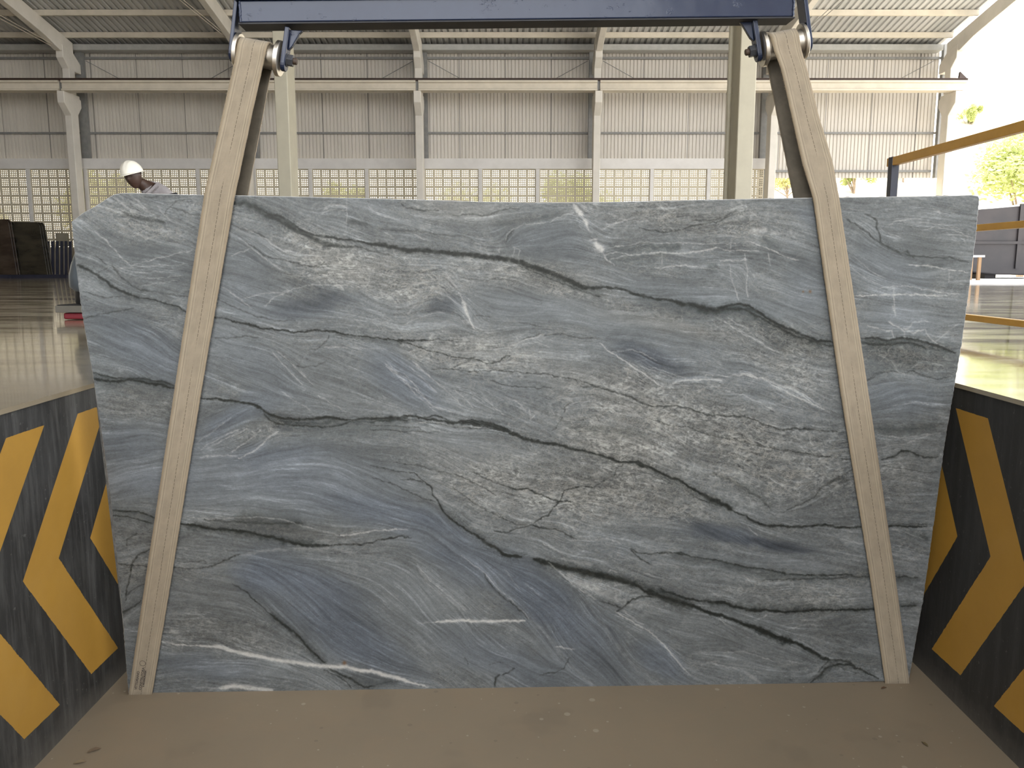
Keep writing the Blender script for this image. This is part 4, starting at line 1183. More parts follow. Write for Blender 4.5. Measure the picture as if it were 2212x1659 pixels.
amp = math_n(nt, 'ADD', math_n(nt, 'MULTIPLY', math_n(nt, 'ADD', math_n(nt, 'MULTIPLY', gr, .5), math_n(nt, 'MULTIPLY', gr2, .5)), 1.1), .45)
mul = nt.nodes.new('ShaderNodeVectorMath'); mul.operation = 'SCALE'; nt.links.new(an.outputs['Color'], mul.inputs[0]); nt.links.new(amp, mul.inputs['Scale'])
# fine curdled cream threads and dark hairlines, only where the stone is mottled
def ridge(scale, st, dist, k, seed):
    tc = nt.nodes.new('ShaderNodeTexCoord'); mp = nt.nodes.new('ShaderNodeMapping'); mp.inputs['Scale'].default_value = st; mp.inputs['Location'].default_value = (seed, 0, seed * .7)
    mp.inputs['Rotation'].default_value = (0, math.radians(10), 0)
    nt.links.new(tc.outputs['Object'], mp.inputs[0]); n_ = nt.nodes.new('ShaderNodeTexNoise'); n_.inputs['Scale'].default_value = scale; n_.inputs['Detail'].default_value = 5; n_.inputs['Roughness'].default_value = .62; n_.inputs['Distortion'].default_value = dist
    nt.links.new(mp.outputs[0], n_.inputs['Vector'])
    r_ = math_n(nt, 'SUBTRACT', 1.0, math_n(nt, 'MULTIPLY', math_n(nt, 'ABSOLUTE', math_n(nt, 'SUBTRACT', n_.outputs['Fac'], .5)), k), clamp=True)
    return math_n(nt, 'POWER', r_, 2.0)
mt = math_n(nt, 'ADD', math_n(nt, 'MULTIPLY', an.outputs['Alpha'], .9), .10, clamp=True)
patch = ramp_n(nt, noise_n(nt, 5, 3, .6, stretch=(1, 1, 1.8)), .42, .62)
c1 = math_n(nt, 'MULTIPLY', math_n(nt, 'MULTIPLY', ridge(20, (1, 1, 1.8), .45, 20, 3.1), mt), math_n(nt, 'ADD', math_n(nt, 'MULTIPLY', patch, .5), .12))
c2 = math_n(nt, 'MULTIPLY', math_n(nt, 'MULTIPLY', ridge(44, (1, 1, 1.5), .5, 13, 7.7), mt), .24)
d1 = math_n(nt, 'MULTIPLY', math_n(nt, 'MULTIPLY', ridge(7, (.7, 1, 2.6), 1.0, 48, 11.3), math_n(nt, 'ADD', mt, .15)), ramp_n(nt, noise_n(nt, 3.3, 3, .6, stretch=(1, 1, 1.6)), .48, .6))
colx = mix_n(nt, math_n(nt, 'MAXIMUM', c1, c2), mul.outputs[0], (.36, .35, .315))
colx = mix_n(nt, math_n(nt, 'MULTIPLY', d1, .5), colx, (.045, .05, .046))
nt.links.new(colx, b.inputs['Base Color']); b.inputs['Roughness'].default_value = .42; b.inputs['Specular IOR Level'].default_value = .35
me.materials.append(m)
me.materials.append(plain('bright_arris', (.46, .46, .46), (.34, .34, .34), rough=.5, scale=40))
me.materials.append(plain('sawn_edge', (.20, .20, .19), (.11, .11, .105), rough=.8, scale=30, bump=.4))
slab = bpy.data.objects.new('stone_slab', me); COL.objects.link(slab)
tag(slab, 'large grey veined stone slab hanging upright in two beige slings', 'stone slab')

# ---------------------------------------------------------------- lifting beam
A = on_y(517, 48, 2.578); B = on_y(1716, 35, 2.638)
ex = (B - A).normalized(); ez = Vector((0, 0, 1)); ey = ez.cross(ex).normalized(); ez = ex.cross(ey); Lb = (B - A).length
MBm = Matrix((ex, ey, ez)).transposed().to_4x4(); MBm.translation = A
beam = thing('lifting_beam', A + ex * Lb / 2 + ez * .1, 'glossy dark blue spreader beam holding both beige slings', 'lifting beam')
mb = MB(); mb.box((0, 0, 0), (Lb, .085, .062), 0, MBm); mb.build('box_section', M_blue, beam, bevel=.003)
mb = MB(); mb.box((-.004, .004, -.004), (Lb + .004, .081, 0), 0, MBm); mb.build('bottom_plate', plain('underside_paint', (.018, .02, .028), (.035, .035, .04), rough=.6, scale=12), beam)
mb = MB(); mb.box((-.01, -.014, .062), (Lb + .01, .10, .074), 0, MBm); mb.box((0, .035, .074), (Lb, .05, .2), 0, MBm); mb.box((-.01, -.014, .2), (Lb + .01, .10, .212), 0, MBm); mb.build('upper_flange', M_blue, beam, bevel=.002)
# lumpy weld beads where the box meets the end plates
rw = random.Random(3)
for xx in (.004, Lb - .004):
    mb = MB(); mb.tube([MBm @ Vector((xx + rw.uniform(-.001, .001), -.001, z * .0031)) for z in range(0, 20)], [rw.uniform(.0025, .0045) for _ in range(20)], 8); mb.build('weld_bead', M_blue, beam, smooth=60)

def hanger(cpx, Yc, tilt, side, lab):
    """side +1: inner end of the axle points to +x (left hanger); -1 mirrored"""
    c = on_y(cpx[0], cpx[1], Yc)
    a = math.radians(tilt)
    ex_ = Vector((side * math.cos(a), 0, -math.sin(a))); ez_ = Vector((side * math.sin(a), 0, math.cos(a))); ey_ = Vector((0, 1, 0))
    M = Matrix((ex_, ey_, ez_)).transposed().to_4x4(); M.translation = c
    def plate(mbx, x0, x1, hw, ztop, lean=0, zb=-.030):
        pr = [(-hw, ztop), (hw, ztop), (hw, zb + .02)] + [(hw * math.cos(t), zb + .0 - hw * math.sin(t) * .9) for t in [math.pi * i / 10 for i in range(0, 11)]] + [(-hw, zb + .02)]
        vs = [M @ Vector((x0 + lean * max(0, z) , y, z)) for y, z in pr] + [M @ Vector((x1 + lean * max(0, z), y, z)) for y, z in pr]; n = len(pr)
        mbx.add(vs, [tuple(range(n)), tuple(range(2 * n - 1, n - 1, -1))] + [(i, (i + 1) % n, (i + 1) % n + n, i + n) for i in range(n)])
    mb = MB(); plate(mb, -.083, -.071, .032, .26, 0, -.006); mb.build('outer_hanger_plate', M_blue, beam, bevel=.002)
    mb = MB(); plate(mb, .074, .088, .024, .092, .02, -.014); mb.build('inner_hanger_plate', M_blue, beam, bevel=.002)
    mb = MB(); mb.prism([(.088, .088), (.126, .092), (.118, .082), (.100, .040), (.090, .028)], 'y', -.008, .008, 0, M); mb.build('gusset', M_blue, beam, bevel=.002)
    ro = MB(); ro.lathe([(-.068, .020), (-.068, .052), (-.066, .054), (-.058, .054), (-.056, .052), (-.056, .038), (-.050, .037), (.054, .037), (.056, .038), (.056, .050), (.058, .053), (.068, .053), (.070, .051), (.070, .020)], 48, 0, M)
    r = ro.build('roller', M_turned, beam, smooth=35)
    mb = MB(); h = .0185
    mb.prism([(h * math.cos(math.pi / 3 * k), h * math.sin(math.pi / 3 * k)) for k in range(6)], 'x', .088, .108, 0, M); mb.lathe([(.088, .021), (.0905, .021)], 24, 0, M)
    mb.build('hex_nut', plain('blackened_nut', (.03, .035, .045), (.05, .05, .055), rough=.45, scale=60), r, bevel=.0015)
    mb = MB(); mb.lathe([(-.092, .010), (.118, .010), (.1185, .0095), (.120, .008)], 20, 0, M)
    mb.build('axle_bolt', plain('rusty_bolt', (.045, .03, .022), (.07, .045, .03), rough=.6, scale=60), r, smooth=40)
    return c, M
cL, ML = hanger((559, 119), 2.625, 9.5, 1, 'left'); cR, MR = hanger((1691, 98), 2.683, 10.5, -1, 'right')

# ---------------------------------------------------------------- slings
def sling_mat():
    m, nt, b = node_mat('woven_sling')
    uv = nt.nodes.new('ShaderNodeUVMap'); sp = nt.nodes.new('ShaderNodeSeparateXYZ'); nt.links.new(uv.outputs[0], sp.inputs[0]); u = sp.outputs['X']; v = sp.outputs['Y']
    wob = math_n(nt, 'MULTIPLY', math_n(nt, 'SUBTRACT', noise_n(nt, 1, 3, .5, vec=uv.outputs[0], stretch=(2, 5, 1)), .5), .03)
    uu_ = math_n(nt, 'ADD', u, wob)
    def band(c, w):
        return math_n(nt, 'LESS_THAN', math_n(nt, 'ABSOLUTE', math_n(nt, 'SUBTRACT', uu_, c)), w)
    base = mix_n(nt, ramp_n(nt, noise_n(nt, 1, 5, .65, vec=uv.outputs[0], stretch=(3, 16, 1)), .35, .68), (0.320, 0.267, 0.198), (0.256, 0.217, 0.162))
    base = mix_n(nt, math_n(nt, 'MULTIPLY', ramp_n(nt, noise_n(nt, 1, 4, .6, vec=uv.outputs[0], stretch=(4, 3, 1)), .60, .74), .55), base, (0.153, 0.133, 0.104))
    fib = noise_n(nt, 1, 3, .6, vec=uv.outputs[0], stretch=(60, 12, 1))
    base = mix_n(nt, math_n(nt, 'MULTIPLY', ramp_n(nt, fib, .4, .7), .22), base, (0.397, 0.333, 0.251))
    for c, w, colx, amt in ((.13, .018, (0.423, 0.360, 0.259), .55), (.19, .010, (0.179, 0.146, 0.108), .4), (.22, .012, (0.409, 0.353, 0.265), .45), (.80, .014, (0.423, 0.360, 0.259), .5), (.84, .008, (0.173, 0.140, 0.100), .45), (.875, .014, (0.409, 0.346, 0.251), .45), (.93, .008, (0.179, 0.146, 0.108), .35), (.03, .04, (0.320, 0.246, 0.152), .4), (.975, .035, (0.307, 0.240, 0.152), .4)):
        base = mix_n(nt, math_n(nt, 'MULTIPLY', band(c, w), amt), base, colx)
    dash = math_n(nt, 'LESS_THAN', math_n(nt, 'FRACT', math_n(nt, 'MULTIPLY', v, 74)), .78)
    gone = ramp_n(nt, noise_n(nt, 1, 2, .5, vec=uv.outputs[0], stretch=(.01, 4.5, 1)), .36, .44)
    st = math_n(nt, 'MULTIPLY', math_n(nt, 'MULTIPLY', dash, gone), math_n(nt, 'LESS_THAN', math_n(nt, 'ABSOLUTE', math_n(nt, 'SUBTRACT', u, .54)), .0085))
    base = mix_n(nt, math_n(nt, 'MULTIPLY', st, .85), base, (0.064, 0.051, 0.036))
    nt.links.new(base, b.inputs['Base Color']); b.inputs['Roughness'].default_value = .9; b.inputs['Specular IOR Level'].default_value = .15
    b.inputs['Sheen Weight'].default_value = .2
    weave = nt.nodes.new('ShaderNodeTexWave'); weave.wave_type = 'BANDS'; weave.bands_direction = 'Y'; weave.inputs['Scale'].default_value = 130; weave.inputs['Distortion'].default_value = 2.5; nt.links.new(uv.outputs[0], weave.inputs[0])
    h = math_n(nt, 'ADD', math_n(nt, 'MULTIPLY', weave.outputs['Fac'], .35), math_n(nt, 'MULTIPLY', fib, .8))
    for c, w in ((.13, .02), (.22, .015), (.80, .016), (.875, .016)): h = math_n(nt, 'ADD', h, math_n(nt, 'MULTIPLY', band(c, w), .6))
    bump_n(nt, b, h, .4, .0018)
    return m
M_sling = sling_mat()
M_inner = plain('dark_sling_inside', (.115, .10, .078), (.075, .066, .052), rough=.95, scale=14, spec=.1)  # inner face of the webbing, darker and greyer than the outer face
def interp_edge(pts, y):
    ys = [p[1] for p in pts]; return float(np.interp(y, ys, [p[0] for p in pts]))
def sling(left_e, right_e, rear, c, M, side, strap_r, label, y_top_front):
    """left_e/right_e: picture edges (x, y) on the slab, sorted by y; then free span up to the roller"""
    pairs = []
    ylist = list(np.linspace(left_e[-1][1], 428, 120))
    for y in ylist:
        pr = []
        for E_ in (left_e, right_e):
            x = interp_edge(E_, y); p = np.array([x, y]); q = px_to_plane(p, .0095); pr.append(Vector(q))
        pairs.append(pr)
    # free span: straight to the tangent on the roller
    def axial(px_, y):                                              # x along the axle for a picture point at roller depth
        p = on_y(px_, y, c.y - strap_r); return (p - c).dot(M.col[0].to_3d())
    aL, aR = sorted((axial(interp_edge(left_e, y_top_front), y_top_front), axial(interp_edge(right_e, y_top_front), y_top_front)))
    if side < 0: aL, aR = aR, aL
    def on_roller(a, ang): return M @ Vector((a, -strap_r * math.cos(ang), strap_r * math.sin(ang)))
    t0 = [on_roller(aL, -.02), on_roller(aR, -.02)]; s0 = pairs[-1]
    for k in range(1, 36):
        y = 428 + (y_top_front - 428) * k / 36.0; t = k / 36.0
        pr = []
        for j, E_ in enumerate((left_e, right_e)):
            yy = s0[j].y * (1 - t) + t0[j].y * t
            pr.append(on_y(interp_edge(E_, y), y, yy))
        pairs.append(pr)
    for k in range(0, 25):
        ang = math.pi * k / 24; pairs.append([on_roller(aL, ang), on_roller(aR, ang)])
    # rear leg
    e0 = pairs[-1]; back_off = -.030
    w_top = (e0[1] - e0[0])
    (rx0, ry0) = rear                                               # one picture edge at the slab top, and which side
    top_b = Vector(px_to_plane(np.array([rx0, ry0]), back_off)); ww = .093
    if side > 0: R1 = top_b; L1 = top_b - Vector((ww, 0, .0))
    else: L1 = top_b; R1 = top_b + Vector((ww, 0, 0))
    for k in range(1, 30):
        t = k / 30; pairs.append([e0[0].lerp(L1, t), e0[1].lerp(R1, t)])
    bl = pairs[0]; B0 = [q - NN * .040 for q in bl]
    for k in range(0, 60):
        t = k / 59; pairs.append([L1.lerp(B0[0], t), R1.lerp(B0[1], t)])
    # under the slab
    dn = Vector((0, 0, -.010))
    for f_ in (.25, .5, .75): pairs.append([B0[j].lerp(bl[j], f_) + dn for j in (0, 1)])
    n = len(pairs); NW = 10; verts = []; uvs = []
    rr = random.Random(7 if side > 0 else 8); fl = [rr.uniform(-1, 1) for _ in range(n + 9)]; fr_ = [rr.uniform(-1, 1) for _ in range(n + 9)]
    for i, (l, r) in enumerate(pairs):
        l = l + (r - l) * (fl[i] * .004); r2 = r + (r - l) * (fr_[i] * .005)
        for k in range(NW + 1):
            t = k / NW; p = l.lerp(r2, t); verts.append(p); uvs.append(t)
    fs = [((i * (NW + 1) + k), (i * (NW + 1) + k + 1), (((i + 1) % n) * (NW + 1) + k + 1), (((i + 1) % n) * (NW + 1) + k)) for i in range(n) for k in range(NW)]
    me = bpy.data.meshes.new('lifting_sling'); me.from_pydata([tuple(v) for v in verts], [], fs)
    cum = [0]
    for i in range(1, n + 1): cum.append(cum[-1] + (pairs[i % n][0] - pairs[i - 1][0]).length)
    ul = me.uv_layers.new(name='UVMap'); li = 0
    for i in range(n):
        for k in range(NW):
            for (a_, b_) in ((i, k), (i, k + 1), (i + 1, k + 1), (i + 1, k)): ul.data[li].uv = (b_ / NW, cum[a_]); li += 1
    me.update(); bm = bmesh.new(); bm.from_mesh(me); bmesh.ops.recalc_face_normals(bm, faces=bm.faces); bm.to_mesh(me); bm.free()
    me.materials.append(M_sling); o = bpy.data.objects.new('lifting_sling', me); COL.objects.link(o)
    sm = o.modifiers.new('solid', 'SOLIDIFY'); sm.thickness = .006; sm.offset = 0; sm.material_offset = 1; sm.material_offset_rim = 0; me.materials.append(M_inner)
    me.polygons.foreach_set('use_smooth', [True] * len(me.polygons))
    tag(o, label, 'sling', 'beige webbing slings round the slab')
    # loose fibres along the worn edges
    mb = MB()
    for i in range(6, n - 70):
        for j in (0, 1):
            if rr.random() < .75:
                for _ in range(2):
                    p = pairs[i][j]; q = pairs[(i + 1) % n][j]; b0 = p.lerp(q, rr.random()); ax = (pairs[i][1] - pairs[i][0]).normalized() * (1 if j else -1)
                    d = ax * rr.uniform(.001, .004) + (q - p).normalized() * rr.uniform(-.003, .003) + Vector((0, -rr.uniform(0, .002), 0))
                    s_ = (q - p).normalized() * .0009; mb.add([b0 - s_ - ax * .001, b0 + s_ - ax * .001, b0 + d], [(0, 1, 2)])
    fz = mb.build('frayed_edge', plain('loose_fibre', (.46, .35, .21), rough=.95), o); fz['kind'] = 'stuff'
    return o, pairs
LE = [(515, 97), (481, 247), (441.5, 420), (376, 850), (315, 1250), (278, 1501)]
LR = [(577, 103), (544, 247), (508, 420), (434, 850), (370, 1250), (328, 1502)]
RE = [(1663, 85), (1687, 150), (1709, 247), (1732, 350), (1756, 428), (1816, 850), (1880, 1250), (1912, 1475)]
RRe = [(1720, 72), (1743, 150), (1767, 247), (1798, 350), (1812, 428), (1875.5, 850), (1934, 1250), (1964, 1474)]
s1, pr1 = sling(LE, LR, (535, 424), cL, ML, 1, .0405, 'beige webbing sling on the left side of the slab, stamped near its foot', 120)
s2, pr2 = sling(RE, RRe, (1714, 428), cR, MR, -1, .0405, 'beige webbing sling on the right side of the slab, without a stamp', 102)
# stamp printed near the foot of the left sling
M_ink = plain('stamp_ink', (.06, .05, .045), (.12, .10, .08), rough=.9, scale=200)
def stamp(txt, size, x, y, dx_up):
    cu = bpy.data.curves.new('stamp', 'FONT'); cu.body = txt; cu.size = size; cu.extrude = .0002; cu.offset = .00035
    t = bpy.data.objects.new('stamp', cu); COL.objects.link(t); bpy.context.view_layer.update()
    me = bpy.data.meshes.new_from_object(t.evaluated_get(bpy.context.evaluated_depsgraph_get())); bpy.data.objects.remove(t)
    a = Vector(px_to_plane(np.array([x, y]), .0135)); b = Vector(px_to_plane(np.array([x + dx_up, y - 100.]), .0135))
    e1 = (b - a).normalized(); e3 = NN; e2 = e3.cross(e1).normalized()
    M = Matrix((e1, e2, e3)).transposed().to_4x4(); M.translation = a; me.transform(M)
    me.materials.clear(); me.materials.append(M_ink); o = bpy.data.objects.new('printed_stamp', me); COL.objects.link(o); o.parent = s1; o['label'] = 'faded dark stamped lettering'
stamp('VITTORIANO', .0122, 295.5, 1490, 15); stamp('CONSTRUTORA', .0122, 305, 1491, 15); stamp('E MARMORARIA', .0090, 311, 1484, 15)
mb = MB(); a = Vector(px_to_plane(np.array([308, 1433]), .0132))
e1 = Vector((1, 0, 0)); e2 = NN.cross(e1).normalized(); pts = [a + e1 * .010 * math.cos(t) + e2 * .010 * math.sin(t) for t in [math.pi * 2 * i / 24 for i in range(25)]]
mb.tube(pts, .0007, 4); o = mb.build('printed_stamp', M_ink, s1)

# ---------------------------------------------------------------- guard rail on the right
RX = 2.6
gr_ = thing('guard_rail', (RX, 5.7, FZ), 'yellow guard rail with black end post beside the right edge of the slab', 'guard rail')
for nm, z0, z1 in (('top_rail', 2.170, 2.225), ('middle_rail', 1.686, 1.722), ('bottom_rail', 1.186, 1.220)):
    mb = MB(); mb.box((RX - .012, 1.2, z0), (RX + .03, 5.76 if nm == 'top_rail' else 5.68, z1)); mb.build(nm, M_yellow, gr_, bevel=.003)
for Y in (5.70, 2.6):
    mb = MB(); mb.box((RX - .015, Y - .03, FZ), (RX + .035, Y + .03, 2.228 if Y > 5 else 2.17)); mb.box((RX - .05, Y - .06, FZ), (RX + .07, Y + .06, FZ + .01)); mb.build('post', M_navy, gr_, bevel=.003)

# ---------------------------------------------------------------- things on the right, outside
def skip():
    root = thing('waste_skip', (15, 23, FZ), 'dark steel waste skip outside beyond the guard rail at the right', 'skip')
    m = plain('sooty_steel', (.036, .030, .033), (.022, .020, .024), rough=.55, scale=1.2, lo=.4, hi=.6)
    def sect(y0, y1, X0, X1, z_lo, z_hi):
        pr = [(X0, z_lo + .35), (X0 + .3, z_lo + .06), (X0 + .9, z_lo), (X0 + 2, z_lo - .02), (X0 + 3.0, z_lo + .06), (X1, z_lo + .3), (X1, z_hi + .95), (X0 + 3.2, z_hi + .42), (X0 + 1.6, z_hi + .14), (X0, z_hi)]
        return pr
    pr = sect(0, 0, 12.1, 17, 1.24, 2.93)
    mb = MB(); mb.prism(pr, 'y', 22.0, 23.9); mb.build('skip_body', m, root, bevel=.03)
    mb = MB(); mb.box((12.2, 21.94, 2.05), (17, 22.0, 2.12)); mb.box((13.5, 21.95, 1.4), (13.6, 22.0, 3.1)); mb.build('stiffener', m, root)
    for x in (12.9, 15.8):
        mb = MB(); mb.box((x, 22.3, FZ), (x + .3, 23.6, 1.30)); mb.build('skid', m, root)
skip()
tr = thing('timber_trestle', (11.35, 20, FZ), 'small timber trestle in front of the dark skip, at the right edge of the slab', 'trestle')
M_wood = plain('raw_timber', (.42, .27, .15), (.34, .21, .11), rough=.7, scale=6, stretch=(1, 1, .2))
mb = MB(); mb.box((10.5, 19.8, 1.68), (11.42, 20.3, 1.73)); mb.build('top_board', plain('white_board', (.75, .73, .7), rough=.6), tr)
for x, y in ((10.55, 19.84), (11.30, 19.84), (10.55, 20.2), (11.30, 20.2)):
    mb = MB(); mb.box((x, y, FZ + .03), (x + .07, y + .06, 1.68)); mb.build('leg', M_wood, tr)

# ---------------------------------------------------------------- things on the left
def stone_mat(name, c1, c2): return plain(name, c1, c2, rough=.25, scale=1.6, stretch=(1, 1, 2.5), lo=.4, hi=.62)
def dark_slab(x0, x1, z1, y, lab, m):
    mb = MB(); prof = [(x0, FZ + .1), (x1 + .12, FZ + .1), (x1, z1 - .1), (x1 - .07, z1), (x0, z1 + .01)]
    mb.prism(prof, 'y', y, y + .03); o = mb.build('dark_slab', m, bevel=.004); tag(o, lab, 'stone slab', 'dark stone slabs stored at the left'); return o
mA = stone_mat('black_granite', (.014, .012, .008), (.035, .030, .020)); mBk = stone_mat('brown_granite', (.026, .016, .011), (.05, .036, .026))
for q, nm in enumerate(('front', 'middle', 'rear')): dark_slab(-15.22 + .05 * q, -14.32 + .05 * q, 2.78 - .004 * q, 25 + q * .045, 'dark polished stone slab leaning upright on the rack at the left, %s one of three' % nm, mA)
for q, nm in enumerate(('front', 'rear')): dark_slab(-18.0, -15.18 + .05 * q, 2.86 - .004 * q, 24.88 + q * .045, 'brown polished stone slab at the left edge of the view, %s one of two' % nm, mBk)
rk = thing('slab_rack', (-14.4, 25.3, FZ), 'dark navy slab storage rack with upright bars by the left wall', 'rack')
M_rk = plain('rack_paint', (.012, .014, .03), (.02, .022, .04), rough=.5)
mb = MB(); mb.box((-15.3, 24.95, FZ), (-13.6, 25.15, FZ + .1)); mb.box((-15.3, 25.6, FZ), (-13.6, 25.75, FZ + .1)); mb.box((-18, 24.83, FZ), (-15.3, 25.0, FZ + .1)); mb.build('base_beam', M_rk, rk)
for x in (-14.24, -14.09, -13.95, -13.81, -13.68, -13.55):
    mb = MB(); mb.prism([(x - .035, 2.22), (x + .035, 2.22), (x - .045 + .0, FZ + .1), (x - .115, FZ + .1)][::-1], 'y', 25.2, 25.26); mb.build('upright_bar', M_rk, rk)
eb = thing('junction_box', (-13.85, 27.9, 2.3), 'grey electrical junction box on the perforated wall above the slab rack', 'electrical box')
mb = MB(); mb.box((-15.65, 27.8, 2.14), (-15.15, 27.93, 2.62)); 
bx0 = on_y(121, 503, 27.85); bx1 = on_y(147, 532, 27.85)
mb = MB(); mb.box((bx0.x, 27.82, bx1.z), (bx1.x, 27.95, bx0.z)); mb.build('box_body', plain('box_grey', (.30, .28, .22), rough=.5), eb, bevel=.01)
mb = MB(); mb.box((bx0.x + .02, 27.81, bx1.z + .02), (bx1.x - .02, 27.82, bx0.z - .02)); mb.build('door', plain('box_door', (.33, .30, .24), rough=.5), eb)

# floor scrubbing machine, mostly hidden behind the slab
sm_ = thing('floor_scrubber', (-2.9, 6.2, FZ), 'blue-grey floor scrubbing machine with red skirt behind the left edge of the slab', 'cleaning machine')
M_tank = plain('tank_plastic', (.10, .12, .14), (.08, .10, .12), rough=.45); M_blk = plain('black_rubber', (.012, .012, .014), rough=.6)
def lathe_z(mbx, cx_, cy_, prof, n=28):
    vs = []; fs = []
    for r, z in prof:
        for k in range(n): a = 2 * math.pi * k / n; vs.append((cx_ + r * math.cos(a), cy_ + r * math.sin(a) * .8, z))
    for i in range(len(prof) - 1):
        for k in range(n): fs.append((i * n + k, i * n + (k + 1) % n, (i + 1) * n + (k + 1) % n, (i + 1) * n + k))
    fs += [tuple(range(n - 1, -1, -1)), tuple((len(prof) - 1) * n + k for k in range(n))]; mbx.add(vs, fs)
mb = MB(); lathe_z(mb, -3.0, 6.15, [(.27, 1.30), (.31, 1.34), (.31, 1.42), (.29, 1.5), (.25, 1.60), (.20, 1.70), (.13, 1.76)]); mb.build('tank', M_tank, sm_, smooth=45)
mb = MB(); lathe_z(mb, -3.0, 6.15, [(.27, 1.21), (.28, 1.23), (.275, 1.31)]); mb.build('motor', M_blk, sm_, smooth=45)
mb = MB(); mb.box((-3.33, 5.92, 1.155), (-2.55, 6.42, 1.205)); mb.box((-3.32, 5.93, 1.205), (-2.56, 6.41, 1.211), 1); mb.build('deck', [plain('deck_grey', (.13, .12, .10), rough=.5), M_blk], sm_, bevel=.004)
mb = MB(); mb.box((-3.29, 5.95, 1.105), (-2.59, 6.39, 1.150)); mb.build('brush_skirt', plain('red_skirt', (.20, .012, .022), rough=.5), sm_, bevel=.01)
mb = MB(); mb.tube([(-2.8, 6.2, 1.7), (-2.75, 6.4, 2.0), (-2.65, 6.55, 2.05)], .018, 10); mb.build('handle', M_blk, sm_, smooth=50)

